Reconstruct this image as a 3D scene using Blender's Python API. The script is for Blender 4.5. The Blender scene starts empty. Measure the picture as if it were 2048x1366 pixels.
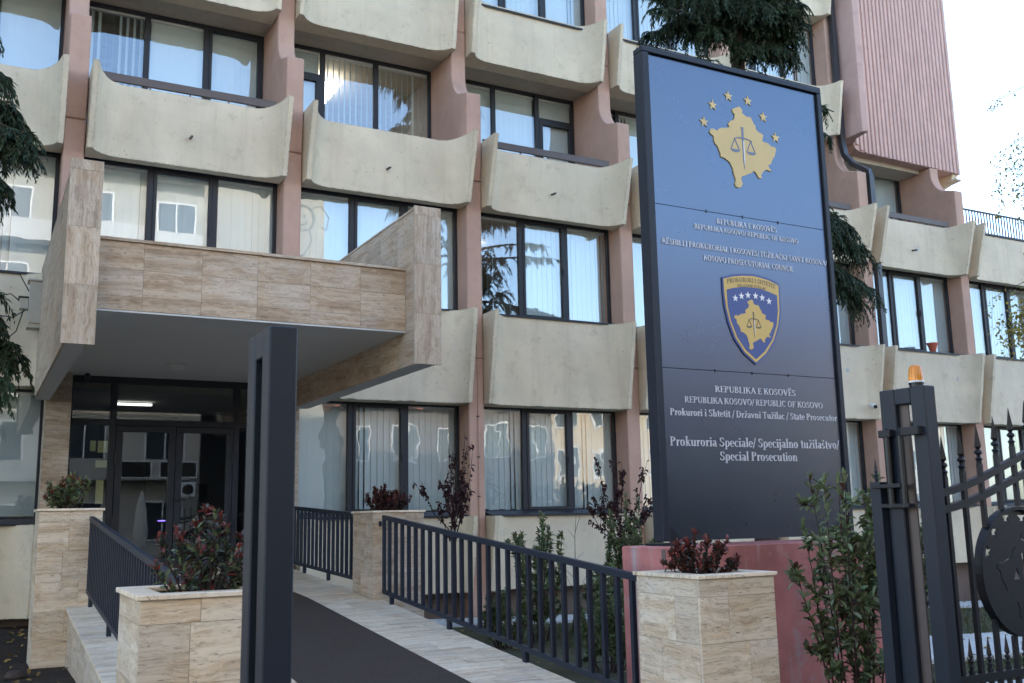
import bpy, bmesh, math, random
from mathutils import Vector, Matrix
R = math.radians
sc = bpy.context.scene
col = sc.collection
random.seed(7)

# ------------------------------------------------------------------ camera, sky, sun, exposure
cam_d = bpy.data.cameras.new('camera')
cam = bpy.data.objects.new('camera', cam_d)
col.objects.link(cam)
CY, CP, CR = R(28.454), R(9.905), R(-1.1266)
fw = Vector((math.sin(CY)*math.cos(CP), math.cos(CY)*math.cos(CP), math.sin(CP)))
rt = Vector((math.cos(CY), -math.sin(CY), 0)); up = rt.cross(fw)
r2 = math.cos(CR)*rt + math.sin(CR)*up
u2 = -math.sin(CR)*rt + math.cos(CR)*up
cam.matrix_world = Matrix(((r2.x, u2.x, -fw.x, -1.238), (r2.y, u2.y, -fw.y, -16.335), (r2.z, u2.z, -fw.z, 1.6), (0, 0, 0, 1)))
cam_d.sensor_width = 36; cam_d.lens = 35.007; cam_d.clip_end = 2000
cam_d.dof.use_dof = True; cam_d.dof.focus_distance = 11.5; cam_d.dof.aperture_fstop = 4.5
sc.camera = cam

SUN_AZ, SUN_EL = R(-12), R(22)          # azimuth from +Y (behind the building) towards +X
world = bpy.data.worlds.new('World'); sc.world = world; world.use_nodes = True
wn = world.node_tree; wn.nodes.clear()
sky = wn.nodes.new('ShaderNodeTexSky'); sky.sky_type = 'NISHITA'; sky.sun_disc = False
sky.sun_elevation = SUN_EL; sky.sun_rotation = SUN_AZ % (2*math.pi); sky.altitude = 600
sky.air_density = 1.0; sky.dust_density = 2.0; sky.ozone_density = 1.6
bgn = wn.nodes.new('ShaderNodeBackground'); bgn.inputs['Strength'].default_value = 0.15
won = wn.nodes.new('ShaderNodeOutputWorld')
wn.links.new(sky.outputs[0], bgn.inputs[0]); wn.links.new(bgn.outputs[0], won.inputs[0])
sun_d = bpy.data.lights.new('sun', 'SUN'); sun_d.energy = 2.0; sun_d.angle = R(0.5); sun_d.color = (1, .91, .78)
sun = bpy.data.objects.new('sun', sun_d); col.objects.link(sun)
to_sun = Vector((math.sin(SUN_AZ)*math.cos(SUN_EL), math.cos(SUN_AZ)*math.cos(SUN_EL), math.sin(SUN_EL)))
sun.rotation_euler = to_sun.to_track_quat('Z', 'Y').to_euler(); sun.location = (0, 30, 40)
sc.view_settings.view_transform = 'Standard'; sc.view_settings.look = 'None'
sc.view_settings.exposure = 2.48; sc.view_settings.gamma = 1.0; sc.view_settings.use_curve_mapping = False
sc.cycles.max_bounces = 8; sc.cycles.transparent_max_bounces = 24; sc.cycles.glossy_bounces = 4; sc.cycles.diffuse_bounces = 4
sc.cycles.use_denoising = True
sc.cycles.sample_clamp_indirect = 6

# ------------------------------------------------------------------ materials
def nd(nt, t, ins=None, **props):
    n = nt.nodes.new(t)
    for k, v in props.items(): setattr(n, k, v)
    for k, v in (ins or {}).items():
        s = n.inputs[k]
        if isinstance(v, bpy.types.NodeSocket): nt.links.new(v, s)
        else: s.default_value = v
    return n
def newmat(name):
    m = bpy.data.materials.new(name); m.use_nodes = True; m.node_tree.nodes.clear()
    o = m.node_tree.nodes.new('ShaderNodeOutputMaterial'); return m, m.node_tree, o
def c4(c): return (c[0], c[1], c[2], 1)
def pbsdf(nt, o, color, rough=.6, metal=0., spec=.5, bump=None, bstr=.2, bdist=.01):
    p = nd(nt, 'ShaderNodeBsdfPrincipled', {'Roughness': rough, 'Metallic': metal, 'Specular IOR Level': spec})
    if isinstance(color, bpy.types.NodeSocket): nt.links.new(color, p.inputs['Base Color'])
    else: p.inputs['Base Color'].default_value = c4(color)
    if bump is not None:
        b = nd(nt, 'ShaderNodeBump', {'Strength': bstr, 'Distance': bdist, 'Height': bump}); nt.links.new(b.outputs[0], p.inputs['Normal'])
    nt.links.new(p.outputs[0], o.inputs[0]); return p
def posvec(nt, scale, rnd=True):
    g = nd(nt, 'ShaderNodeNewGeometry')
    v = nd(nt, 'ShaderNodeVectorMath', {0: g.outputs['Position'], 1: scale}, operation='MULTIPLY').outputs[0]
    if rnd:
        oi = nd(nt, 'ShaderNodeObjectInfo')
        m = nd(nt, 'ShaderNodeMath', {0: oi.outputs['Random'], 1: 53.0}, operation='MULTIPLY').outputs[0]
        v = nd(nt, 'ShaderNodeVectorMath', {0: v, 1: m}, operation='ADD').outputs[0]
    return v
def noise(nt, vec, scale=1, detail=4, rough=.55, dist=0):
    return nd(nt, 'ShaderNodeTexNoise', {'Vector': vec, 'Scale': scale, 'Detail': detail, 'Roughness': rough, 'Distortion': dist}).outputs[0]
def ramp(nt, fac, stops):
    r = nd(nt, 'ShaderNodeValToRGB', {0: fac}); e = r.color_ramp.elements
    while len(e) < len(stops): e.new(.5)
    for el, (p, c) in zip(e, stops): el.position = p; el.color = c4(c) if len(c) == 3 else c
    return r.outputs[0]
def mixc(nt, fac, a, b, blend='MIX'):
    n = nd(nt, 'ShaderNodeMix', None, data_type='RGBA', blend_type=blend)
    for i, v in ((0, fac), (6, a), (7, b)):
        if isinstance(v, bpy.types.NodeSocket): nt.links.new(v, n.inputs[i])
        else: n.inputs[i].default_value = c4(v) if isinstance(v, tuple) else v
    return n.outputs[2]
MAT = {}
def concrete(name, base, streak=.16, speck=.5, blotch=.10, rough=.85, tint=(.55, .5, .42), edge=0, stain=.35):
    m, nt, o = newmat(name)
    v = posvec(nt, (1, 1, 1))
    big = noise(nt, v, 1.1, 5, .6); st = noise(nt, posvec(nt, (5.5, 5.5, .38)), 1, 5, .65)
    c = mixc(nt, ramp(nt, big, [(.35, (0,)*3), (.7, (1,)*3)]), tuple(x*(1-blotch) for x in base), tuple(min(1, x*(1+blotch)) for x in base))
    sf = ramp(nt, st, [(.52, (0,)*3), (.78, (streak*2,)*3)])
    c = mixc(nt, sf, c, tuple(b*t for b, t in zip(base, tint)))
    sp = noise(nt, v, 34, 3, .5); spf = ramp(nt, sp, [(.68, (0,)*3), (.74, (speck,)*3)])
    c = mixc(nt, spf, c, tuple(x*.35 for x in base))
    grime = noise(nt, v, 3.2, 6, .7); gf = ramp(nt, grime, [(.56, (0,)*3), (.74, (stain,)*3)])
    c = mixc(nt, gf, c, tuple(b*t*.95 for b, t in zip(base, tint)))
    pit = nd(nt, 'ShaderNodeTexVoronoi', {'Vector': v, 'Scale': 9.0}).outputs['Distance']
    pm = noise(nt, v, 2.3, 3, .6)
    pd = nd(nt, 'ShaderNodeMath', {0: pit, 1: ramp(nt, pm, [(.42, (0,)*3), (.75, (.16,)*3)])}, operation='LESS_THAN').outputs[0]
    c = mixc(nt, nd(nt, 'ShaderNodeMath', {0: pd, 1: speck*1.1}, operation='MULTIPLY').outputs[0], c, tuple(x*.38 for x in base))
    if edge:
        bv = nd(nt, 'ShaderNodeBevel', {'Radius': .035}, samples=3); gg = nd(nt, 'ShaderNodeNewGeometry')
        dt = nd(nt, 'ShaderNodeVectorMath', {0: bv.outputs[0], 1: gg.outputs['Normal']}, operation='DOT_PRODUCT').outputs['Value']
        em = ramp(nt, dt, [(.80, (1,)*3), (.985, (0,)*3)]); en = ramp(nt, noise(nt, v, 16, 5, .75), [(.42, (0,)*3), (.62, (edge,)*3)])
        c = mixc(nt, nd(nt, 'ShaderNodeMath', {0: em, 1: en}, operation='MULTIPLY').outputs[0], c, tuple(x*.28 for x in base))
    fine = noise(nt, v, 55, 5, .65)
    pbsdf(nt, o, c, rough, bump=fine, bstr=.35, bdist=.006, spec=.25)
    MAT[name] = m
concrete('cream_concrete', (.67, .565, .41), edge=1.0, speck=.75, streak=.14, stain=.45)
concrete('pink_concrete', (.50, .315, .235), edge=.5, streak=.12, speck=.35, tint=(.65, .6, .6))
concrete('ribbed_concrete', (.58, .385, .325), stain=.5, streak=.22, speck=.25, tint=(.7, .65, .65))
concrete('red_concrete', (.47, .175, .155), streak=.48, speck=.5, blotch=.35, tint=(.85, 2.1, 2.3), stain=.75, edge=.6)
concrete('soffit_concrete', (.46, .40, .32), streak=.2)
concrete('basement_concrete', (.16, .12, .10), streak=.3)
concrete('path_concrete', (.50, .50, .48), speck=.3)
concrete('opposite_render', (.40, .385, .345), streak=.1, speck=0)
concrete('darkened_render', (.15, .13, .12), streak=.1, speck=0)  # grey-brown wall colour, darkened in place of street shade for the sign's reflection
concrete('yellow_render', (.52, .43, .31), streak=.1, speck=0)
concrete('asphalt', (.055, .055, .058), speck=.2, tint=(1.2, 1.2, 1.2))
def travertine(name, sc_, lo=(.30, .205, .135), mid=(.47, .365, .265), hi=(.60, .52, .42)):
    m, nt, o = newmat(name)
    v = posvec(nt, sc_)
    warp = noise(nt, posvec(nt, (1.6, 1.6, 1.6)), 1.0, 3, .6)
    v = nd(nt, 'ShaderNodeVectorMath', {0: v, 1: nd(nt, 'ShaderNodeMath', {0: warp, 1: 2.4}, operation='MULTIPLY').outputs[0]}, operation='ADD').outputs[0]
    a = noise(nt, v, .9, 8, .68, .2)
    c = ramp(nt, a, [(.30, lo), (.45, mid), (.54, tuple((x+y)/2 for x, y in zip(mid, hi))), (.66, hi), (.74, mid)])
    w = noise(nt, posvec(nt, (1.2, 1.2, 1.2)), 1.5, 4, .6)
    c = mixc(nt, ramp(nt, w, [(.48, (0,)*3), (.68, (.34,)*3)]), c, (.64, .60, .54))
    b = noise(nt, v, 3.4, 7, .75, .2)
    c = mixc(nt, ramp(nt, b, [(.49, (.0,)*3), (.64, (.68,)*3)]), c, tuple(x*.52 for x in mid))
    pit = noise(nt, v, 11, 3, .6)
    pf = ramp(nt, pit, [(.62, (0,)*3), (.68, (.85,)*3)])
    c = mixc(nt, pf, c, (.15, .105, .075))
    oi = nd(nt, 'ShaderNodeObjectInfo')
    br = nd(nt, 'ShaderNodeMapRange', {'Value': oi.outputs['Random'], 'To Min': .88, 'To Max': 1.06}).outputs[0]
    c = mixc(nt, 1.0, c, br, 'MULTIPLY')
    pbsdf(nt, o, c, .5, bump=pit, bstr=.25, bdist=.003, spec=.35)
    MAT[name] = m
travertine('travertine', (.8, .8, 13), (.26, .165, .10), (.46, .335, .225), (.58, .475, .36))
travertine('travertine_upright', (12, 12, .8), (.27, .18, .115), (.46, .345, .24), (.58, .485, .375))
travertine('travertine_floor', (.7, 12, .7), (.36, .235, .14), (.72, .565, .395), (.86, .735, .565))
travertine('travertine_lit', (.8, .8, 12), (.33, .215, .12), (.60, .455, .305), (.74, .635, .49))  # lighter copy of the canopy stone, brighter light put into its colour
def plain(name, color, rough=.5, metal=0., spec=.5, var=.0, sc_=20, bstr=0., bsc=80):
    m, nt, o = newmat(name)
    c = color
    if var:
        v = posvec(nt, (1, 1, 1)); f = noise(nt, v, sc_, 4, .6)
        c = mixc(nt, f, tuple(x*(1-var) for x in color), tuple(min(1, x*(1+var)) for x in color))
    b = None
    if bstr: b = noise(nt, posvec(nt, (1, 1, 1)), bsc, 3, .6)
    pbsdf(nt, o, c, rough, metal, spec, b, bstr, .004)
    MAT[name] = m
plain('frame_metal', (.020, .021, .026), .5, 0, .35, .12, 8)
plain('post_metal', (.013, .018, .028), .44, 0, .32, .10, 6, .05, 30)
plain('railing_metal', (.015, .020, .032), .5, 0, .32, .12, 9, .04, 40)
plain('iron_metal', (.012, .013, .018), .42, 0, .3, .15, 25, .1, 60)
plain('bronze_metal', (.10, .075, .065), .5, .3, .5, .2, 6)
plain('pipe_metal', (.035, .033, .036), .4, 0, .5, .15, 8)
plain('black_rubber', (.012, .012, .013), .35)
plain('grout', (.40, .36, .31), .9)
plain('dark_joint', (.06, .045, .04), .95)
plain('white_ceiling', (.56, .56, .55), .8, 0, .3, .06, 2)
plain('white_plastic', (.7, .7, .7), .4)
plain('box_paint', (.50, .45, .36), .6, 0, .4, .15, 9)
plain('blind_fabric', (.50, .545, .53), .85, 0, .2, .04, 5)
plain('blind_shaded', (.42, .46, .45), .85, 0, .2, .04, 5)  # darker copy of the blind colour, in place of dimmer rooms and tree reflections
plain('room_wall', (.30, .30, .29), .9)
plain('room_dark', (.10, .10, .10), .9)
plain('terracotta', (.45, .10, .05), .6, 0, .4, .1, 20)
plain('gold_print', (.62, .43, .13), .45, 0, .4)
plain('gold_plate', (.62, .47, .20), .42, 0, .4, .05, 3)
plain('navy_print', (.055, .085, .25), .4, 0, .4)
plain('slate_print', (.13, .17, .26), .4)
plain('white_print', (.80, .80, .82), .5)
plain('silver_letter', (.60, .61, .66), .35, .25, .5)
plain('grey_print', (.16, .14, .10), .6)
plain('paper_yellow', (.80, .72, .34), .8)
plain('lamp_glass', (.6, .6, .56), .35)
plain('chrome', (.6, .6, .6), .25, 1)
plain('brown_brick', (.35, .13, .08), .9, 0, .3, .2, 6)
plain('roof_tile', (.36, .13, .08), .9, 0, .3, .25, 4)
plain('mural_grey', (.24, .25, .25), .8)
plain('parasol_cloth', (.62, .58, .50), .9, 0, .2, .1, 4)
plain('far_glass', (.03, .04, .05), .08, 0, .8)
plain('cable', (.012, .012, .012), .5)
def sign_mat():
    m, nt, o = newmat('sign_metal')
    v = posvec(nt, (60, 60, 1.2), False); a = noise(nt, v, 1, 3, .5)
    big = noise(nt, posvec(nt, (1, 1, 1), False), 1.5, 4, .6)
    c = mixc(nt, big, (.100, .122, .158), (.110, .132, .166))
    rg = nd(nt, 'ShaderNodeMapRange', {'Value': big, 'To Min': .25, 'To Max': .31}).outputs[0]
    p = pbsdf(nt, o, c, .28, .92, .5)
    nt.links.new(rg, p.inputs['Roughness'])
    MAT['sign_metal'] = m
sign_mat()
def glass(name, ior, wave, wsc, tint):
    m, nt, o = newmat(name)
    v = posvec(nt, (1, 1, 1.3)); n1 = noise(nt, v, wsc, 2, .5, .3)
    b = nd(nt, 'ShaderNodeBump', {'Strength': 1.0, 'Distance': wave, 'Height': n1})
    lw = nd(nt, 'ShaderNodeLayerWeight', {'Blend': .5, 'Normal': b.outputs[0]})
    p5 = nd(nt, 'ShaderNodeMath', {0: lw.outputs['Facing'], 1: 5.0}, operation='POWER').outputs[0]
    fr = nd(nt, 'ShaderNodeMapRange', {'Value': p5, 'To Min': ior, 'To Max': 1.0})
    tr = nd(nt, 'ShaderNodeBsdfTransparent', {'Color': c4(tint)})
    gl = nd(nt, 'ShaderNodeBsdfGlossy', {'Color': (.96, .98, 1, 1), 'Roughness': 0.0, 'Normal': b.outputs[0]})
    mx = nd(nt, 'ShaderNodeMixShader', {0: fr.outputs[0], 1: tr.outputs[0], 2: gl.outputs[0]})
    nt.links.new(mx.outputs[0], o.inputs[0]); MAT[name] = m
glass('window_glass', .10, .0009, .9, (.975, .99, .985))
glass('wavy_glass', .09, .0030, 1.1, (.97, .985, .98))
glass('door_glass', .06, .0003, .9, (.75, .78, .78))
def amber():
    m, nt, o = newmat('amber_lens')
    p = pbsdf(nt, o, (.85, .30, .01), .12, 0, .6)
    p.inputs['Transmission Weight'].default_value = .35
    MAT['amber_lens'] = m
amber()
def emit(name, color, s):
    m, nt, o = newmat(name)
    e = nd(nt, 'ShaderNodeEmission', {'Color': c4(color), 'Strength': s}); nt.links.new(e.outputs[0], o.inputs[0]); MAT[name] = m
emit('ceiling_lamp', (1, .97, .92), 2.2)
emit('strip_glow', (1, .97, .92), .8)
emit('led_violet', (.25, .15, 1), 1.2)
def leafmat(name, cols, rough=.42, spec=.45, trans=.15):
    m, nt, o = newmat(name)
    g = nd(nt, 'ShaderNodeNewGeometry')
    c = ramp(nt, g.outputs['Random Per Island'], [(i/(len(cols)-1), k) for i, k in enumerate(cols)])
    p = nd(nt, 'ShaderNodeBsdfPrincipled', {'Base Color': c, 'Roughness': rough, 'Specular IOR Level': spec})
    t = nd(nt, 'ShaderNodeBsdfTranslucent', {'Color': c})
    mx = nd(nt, 'ShaderNodeMixShader', {0: trans, 1: p.outputs[0], 2: t.outputs[0]})
    nt.links.new(mx.outputs[0], o.inputs[0]); MAT[name] = m
leafmat('leaf_green', [(.10, .13, .05), (.15, .20, .08), (.11, .16, .07), (.23, .27, .14), (.12, .11, .06)], .38, .5)
leafmat('leaf_dark', [(.022, .038, .028), (.035, .06, .04), (.06, .08, .06), (.06, .028, .024), (.045, .06, .05)], .34, .55)
leafmat('leaf_red', [(.15, .022, .02), (.22, .04, .035), (.08, .022, .02), (.26, .07, .055), (.07, .03, .025)])
leafmat('leaf_maroon', [(.03, .008, .012), (.05, .012, .016), (.022, .008, .012), (.07, .02, .022), (.03, .01, .014)], .5, .3)
leafmat('leaf_rust', [(.05, .03, .02), (.08, .03, .02), (.03, .035, .02), (.10, .04, .03), (.04, .02, .018)])
leafmat('leaf_yellow', [(.42, .32, .06), (.20, .22, .06), (.46, .34, .09), (.16, .17, .06), (.32, .24, .06)], .5, .3, .3)
leafmat('needle', [(.014, .030, .016), (.028, .052, .026), (.04, .07, .035), (.018, .038, .02), (.07, .065, .03)], .6, .25, .08)
leafmat('fallen_leaf', [(.35, .25, .05), (.2, .12, .04), (.12, .07, .03), (.3, .2, .06), (.08, .06, .03)], .8, .2, .05)
leafmat('grass_blade', [(.05, .08, .025), (.08, .10, .035), (.10, .09, .04), (.04, .06, .02), (.07, .08, .03)], .7, .2, .1)
plain('bark', (.055, .042, .035), .9, 0, .2, .3, 30)
plain('twig', (.045, .022, .022), .8, 0, .2, .3, 30)
plain('soil', (.030, .023, .018), .95, 0, .2, .5, 18, .6, 30)
plain('lawn_soil', (.06, .055, .03), .95, 0, .2, .5, 6, .5, 20)
def carpet():
    m, nt, o = newmat('mat_fibre')
    a = noise(nt, posvec(nt, (1, 1, 1), False), 48, 4, .85); b = noise(nt, posvec(nt, (1, 1, 1), False), 2.2, 3, .6)
    c = mixc(nt, a, (.012, .009, .0065), (.12, .092, .072))
    c = mixc(nt, ramp(nt, b, [(.4, (0,)*3), (.7, (.25,)*3)]), c, (.07, .064, .066))
    pbsdf(nt, o, c, .95, 0, .1, a, .6, .006); MAT['mat_fibre'] = m
carpet()

# ------------------------------------------------------------------ mesh helpers
class MB:
    def __init__(s): s.v = []; s.f = []; s.m = []
    def add(s, vs, fs, m=0):
        b = len(s.v); s.v += [tuple(v) for v in vs]; s.f += [tuple(b+i for i in f) for f in fs]; s.m += [m]*len(fs); return s
    def hexa(s, p, m=0): return s.add(p, [(0, 3, 2, 1), (4, 5, 6, 7), (0, 1, 5, 4), (1, 2, 6, 5), (2, 3, 7, 6), (3, 0, 4, 7)], m)
    def box(s, x0, x1, y0, y1, z0, z1, m=0):
        return s.hexa([(x0, y0, z0), (x1, y0, z0), (x1, y1, z0), (x0, y1, z0), (x0, y0, z1), (x1, y0, z1), (x1, y1, z1), (x0, y1, z1)], m)
    def loft(s, rings, m=0, caps=True, closed=True):
        n = len(rings[0]); b = len(s.v)
        for r in rings: s.v += [tuple(p) for p in r]
        for k in range(len(rings)-1):
            for i in range(n if closed else n-1):
                j = (i+1) % n
                s.f.append((b+k*n+i, b+k*n+j, b+(k+1)*n+j, b+(k+1)*n+i)); s.m.append(m)
        if caps:
            s.f.append(tuple(b+i for i in reversed(range(n)))); s.f.append(tuple(b+(len(rings)-1)*n+i for i in range(n))); s.m += [m, m]
        return s
    def prism_x(s, poly, x0, x1, m=0): return s.loft([[(x0, y, z) for y, z in poly], [(x1, y, z) for y, z in poly]], m)
    def prism_y(s, poly, y0, y1, m=0): return s.loft([[(x, y1, z) for x, z in poly], [(x, y0, z) for x, z in poly]], m)
    def prism_z(s, poly, z0, z1, m=0): return s.loft([[(x, y, z0) for x, y in poly], [(x, y, z1) for x, y in poly]], m)
    def tube(s, path, r, n=6, m=0):
        path = [Vector(p) for p in path]; rings = []
        rr = r if isinstance(r, (list, tuple)) else [r]*len(path)
        pn = None
        for i, p in enumerate(path):
            d = (path[min(i+1, len(path)-1)]-path[max(i-1, 0)])
            if d.length < 1e-6: d = Vector((0, 0, 1))
            d.normalize()
            a = pn if pn is not None else (Vector((1, 0, 0)) if abs(d.x) < .9 else Vector((0, 1, 0)))
            a = (a-d*a.dot(d))
            if a.length < 1e-4: a = d.orthogonal()
            a.normalize(); pn = a; b = d.cross(a)
            rings.append([p+(a*math.cos(t)+b*math.sin(t))*rr[i] for t in [2*math.pi*k/n for k in range(n)]])
        return s.loft(rings, m)
    def lathe(s, prof, cx, cy, n=14, m=0):
        return s.loft([[(cx+r*math.cos(2*math.pi*k/n), cy+r*math.sin(2*math.pi*k/n), z) for k in range(n)] for r, z in prof], m)
    def mesh(s, name, mats, smooth=False):
        me = bpy.data.meshes.new(name); me.from_pydata(s.v, [], s.f)
        for k in (mats if isinstance(mats, (list, tuple)) else [mats]): me.materials.append(MAT[k])
        if any(s.m): me.polygons.foreach_set('material_index', s.m)
        if smooth: me.polygons.foreach_set('use_smooth', [True]*len(me.polygons))
        me.update(); return me
WL = {}
def link(name, data, parent=None, loc=(0, 0, 0), rot=None, scale=None):
    o = bpy.data.objects.new(name, data); col.objects.link(o)
    loc = Vector(loc); WL[o] = loc.copy()
    if parent is not None:
        o.parent = parent; o.location = loc-WL[parent]
    else: o.location = loc
    if rot: o.rotation_euler = rot
    if scale: o.scale = scale
    return o
def bev(o, w, seg=1, ang=35):
    b = o.modifiers.new('bevel', 'BEVEL'); b.width = w; b.segments = seg; b.limit_method = 'ANGLE'; b.angle_limit = R(ang); return o
def tag(o, label=None, cat=None, group=None, kind=None):
    for k, v in (('label', label), ('category', cat), ('group', group), ('kind', kind)):
        if v: o[k] = v
    return o
def thing(name, label, cat, loc, group=None): return tag(link(name, None, None, loc), label, cat, group)
def part(name, mb, mat, parent, bevel=0, smooth=False, kind=None, label=None):
    o = link(name, mb.mesh(name, mat, smooth), parent)
    if bevel: bev(o, bevel)
    return tag(o, label=label, kind=kind)
def single(name, mb, mat, label, cat, group=None, bevel=0, smooth=False, kind=None):
    o = link(name, mb.mesh(name, mat, smooth))
    if bevel: bev(o, bevel)
    return tag(o, label, cat, group, kind)
def structure(name, mb, mat, parent=None):
    o = link(name, mb.mesh(name, mat), parent); o['kind'] = 'structure'; return o
_unit = {}
def unit_tile(mat):
    if mat not in _unit:
        bm = bmesh.new(); bmesh.ops.create_cube(bm, size=1.0)
        me = bpy.data.meshes.new('tile'); bm.to_mesh(me); bm.free(); me.materials.append(MAT[mat]); _unit[mat] = me
    return _unit[mat]
def tile(parent, mat, x0, x1, y0, y1, z0, z1, name='tile'):
    return link(name, unit_tile(mat), parent, ((x0+x1)/2, (y0+y1)/2, (z0+z1)/2), None, (x1-x0, y1-y0, z1-z0))
def cuts(a, b, step, first=None):
    r = [a]; x = a+(first if first else step)
    while x < b-.04: r.append(x); x += step
    r.append(b); return list(zip(r[:-1], r[1:]))
G = .0012   # half a joint

# ------------------------------------------------------------------ ground
W, CW = 3.5, .31
def ramp_z(y): return .655+.0885*(y+4.2) if y < -4.2 else .655+.0545*(y+4.2)
def ground_z(x, y):
    if x < 3.4:
        t = min(1, max(0, (y+11.5)/5)); return -.08+.22*t if x < 1 else -.08
    return -.08-.034*(x-3.4)
mb = MB()
xs = [-14+i*1.0 for i in range(19)]+[4.5+i*1.5 for i in range(24)]; ys = [-13+i*.5 for i in range(31)]
rg = random.Random(3)
def gz(x, y): return ground_z(x, y)-(.10 if (0 < x < 3.3 and y < 0) else 0)
for y in ys:
    for x in xs: mb.v.append((x, y, gz(x, y)+rg.uniform(-.015, .015)-(.02 if y < -12.4 else 0)))
n = len(xs)
for j in range(len(ys)-1):
    for i in range(n-1):
        mb.f.append((j*n+i, j*n+i+1, (j+1)*n+i+1, (j+1)*n+i))
        mb.m.append(0 if xs[i] < 3.3 else 1)
ground = structure('garden_ground', mb, ['soil', 'lawn_soil'])
mb = MB().add([(-400, -400, -.14), (400, -400, -.14), (400, -12.75, -.14), (-400, -12.75, -.14)], [(0, 1, 2, 3)])
structure('street', mb, 'asphalt')
mb = MB().add([(-400, -12.75, -1.6), (400, -12.75, -1.6), (400, 400, -1.6), (-400, 400, -1.6)], [(0, 1, 2, 3)])
structure('ground', mb, 'lawn_soil')
# pale concrete path crossing the lawn behind the gate, and the strip at the wall foot
def strip_path(name, quads):
    p = structure(name, MB().box(*quads[0], -1.5, -1.45), 'path_concrete')
    for (x0, x1, y0, y1) in quads:
        k = 4; 
        for a, b in cuts(x0, x1, 1.2):
            q = MB(); za, zb = ground_z(a, 0)+.05, ground_z(b, 0)+.05
            q.hexa([(a+.006, y0, za-.1), (b-.006, y0, zb-.1), (b-.006, y1, zb-.1), (a+.006, y1, za-.1), (a+.006, y0, za), (b-.006, y0, zb), (b-.006, y1, zb), (a+.006, y1, za)])
            link('slab', q.mesh('slab', 'path_concrete'), p)
    return p
strip_path('garden_path', [(7.2, 26, -7.6, -5.6)])
strip_path('wall_foot_path', [(3.8, 30, -1.3, -.25)])
strip_path('kerb_path', [(6.4, 20, -10.4, -9.2)])

# ------------------------------------------------------------------ office building
bld = thing('office_building', 'pink and cream concrete office building with curved balcony panels and dark window frames', 'building', (8, 3, 0))
# columns with the curved balcony walls
def fillet(cx, cz, rx, rz, n=9):
    return [(cx+rx*math.sin(t), cz-rz*math.cos(t)) for t in [math.pi/2*k/n for k in range(n+1)]]
def column(n):
    x1 = n*W; x0 = x1-CW; q = MB(); low = n >= 7
    q.box(x0+.015, x1-.015, .03 if low else .63, 1.70, -1.2, 8.3 if low else (10.4 if n == 6 else 17.3))
    if not low: q.box(x0+.015, x1-.015, .03, .64, -1.2, 9.3)            # recessed core that shows in the joints
    q.box(x0, x1, 0, 1.71, -1.2, 4.47); q.box(x0, x1, 0, 1.71, 4.49, 7.905)
    if low:
        q.box(x0, x1, 0, 1.71, 7.925, 8.45); return q
    prof = [(0, 7.925), (-.02, 8.1), (-.045, 8.5), (-.05, 9.67), (.10, 9.70)]+fillet(.13, 10.33, .485, .60)
    zc = 10.5 if n == 6 else 11.24
    prof = prof+[(.615, zc), (1.71, zc), (1.71, 7.925)]
    q.prism_x(prof, x0, x1)
    if n == 6: return q
    q.box(x0, x1, .615, 1.71, 11.265, 14.55); q.box(x0, x1, .615, 1.71, 14.575, 17.3)
    return q
for n in range(-1, 9):
    part('column', column(n), 'pink_concrete', bld, bevel=.014)
# parapet panels with flared ends
def panel_mb(x0, x1, z0, z1, yb, ftop, fbot, back, dip, seed, nz=11):
    rg = random.Random(seed); rings = []; cl = .44; tk = .085
    for k in range(nz+1):
        v = k/nz; yf = yb+fbot+(ftop-fbot)*v; pts = []
        def cz(s): return z0+(z1-dip*(1-s)-z0)*v
        def jit(a): return rg.uniform(-a, a)
        e = .011 if k in (0, nz) else .006
        pts.append((x0, back, cz(1))); pts.append((x0+jit(.002), yf+jit(e), cz(1)+jit(e*.7))); pts.append((x0+tk+jit(e), yf+jit(e*.6), cz(1)+jit(e*.7)))
        N = 9; cv = []
        for i in range(1, N+1):
            qn = 1-i/N; s = (1-math.sqrt(max(0, 1-(.97*qn)**2)))/(1-math.sqrt(1-.97**2))
            cv.append((tk+cl*(1-qn)**1.0*1.0, s))
        for dx, s in cv: pts.append((x0+dx, yb+(yf-yb)*s, cz(s)+(jit(.003) if k in (0, nz) else 0)))
        M = 34
        for i in range(1, M): 
            xx = x0+tk+cl+(x1-x0-2*(tk+cl))*i/M
            chip = rg.random() < .14
            pts.append((xx, yb+(jit(.003)+(.012 if chip else 0) if k == 0 else 0), cz(0)+(jit(.003)+(rg.uniform(.006, .016) if chip else 0) if k == 0 else (jit(.002) if k == nz else 0))))
        for dx, s in reversed(cv): pts.append((x1-dx, yb+(yf-yb)*s, cz(s)+(jit(.003) if k in (0, nz) else 0)))
        pts.append((x1-tk+jit(e), yf+jit(e*.6), cz(1)+jit(e*.7))); pts.append((x1+jit(.002), yf+jit(e), cz(1)+jit(e*.7))); pts.append((x1, back, cz(1)))
        rings.append(pts)
    q = MB(); q.loft(rings); q.f = [tuple(reversed(f)) for f in q.f]; return q
def bay(n): return (n-1)*W+.018, n*W-CW-.012
def smooth_by_angle(o, ang=40):
    me = o.data
    me.polygons.foreach_set('use_smooth', [True]*len(me.polygons))
    bm = bmesh.new(); bm.from_mesh(me); bmesh.ops.recalc_face_normals(bm, faces=bm.faces)
    for e in bm.edges:
        if len(e.link_faces) == 2 and e.calc_face_angle(0) > R(ang): e.smooth = False
    bm.to_mesh(me); bm.free()
def add_panel(n, z0, z1, yb, ft, fb, back, dip, seed):
    x0, x1 = bay(n)
    o = part('parapet_panel', panel_mb(x0, x1, z0, z1, yb, ft, fb, back, dip, seed), 'cream_concrete', bld); smooth_by_angle(o); return o
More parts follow.
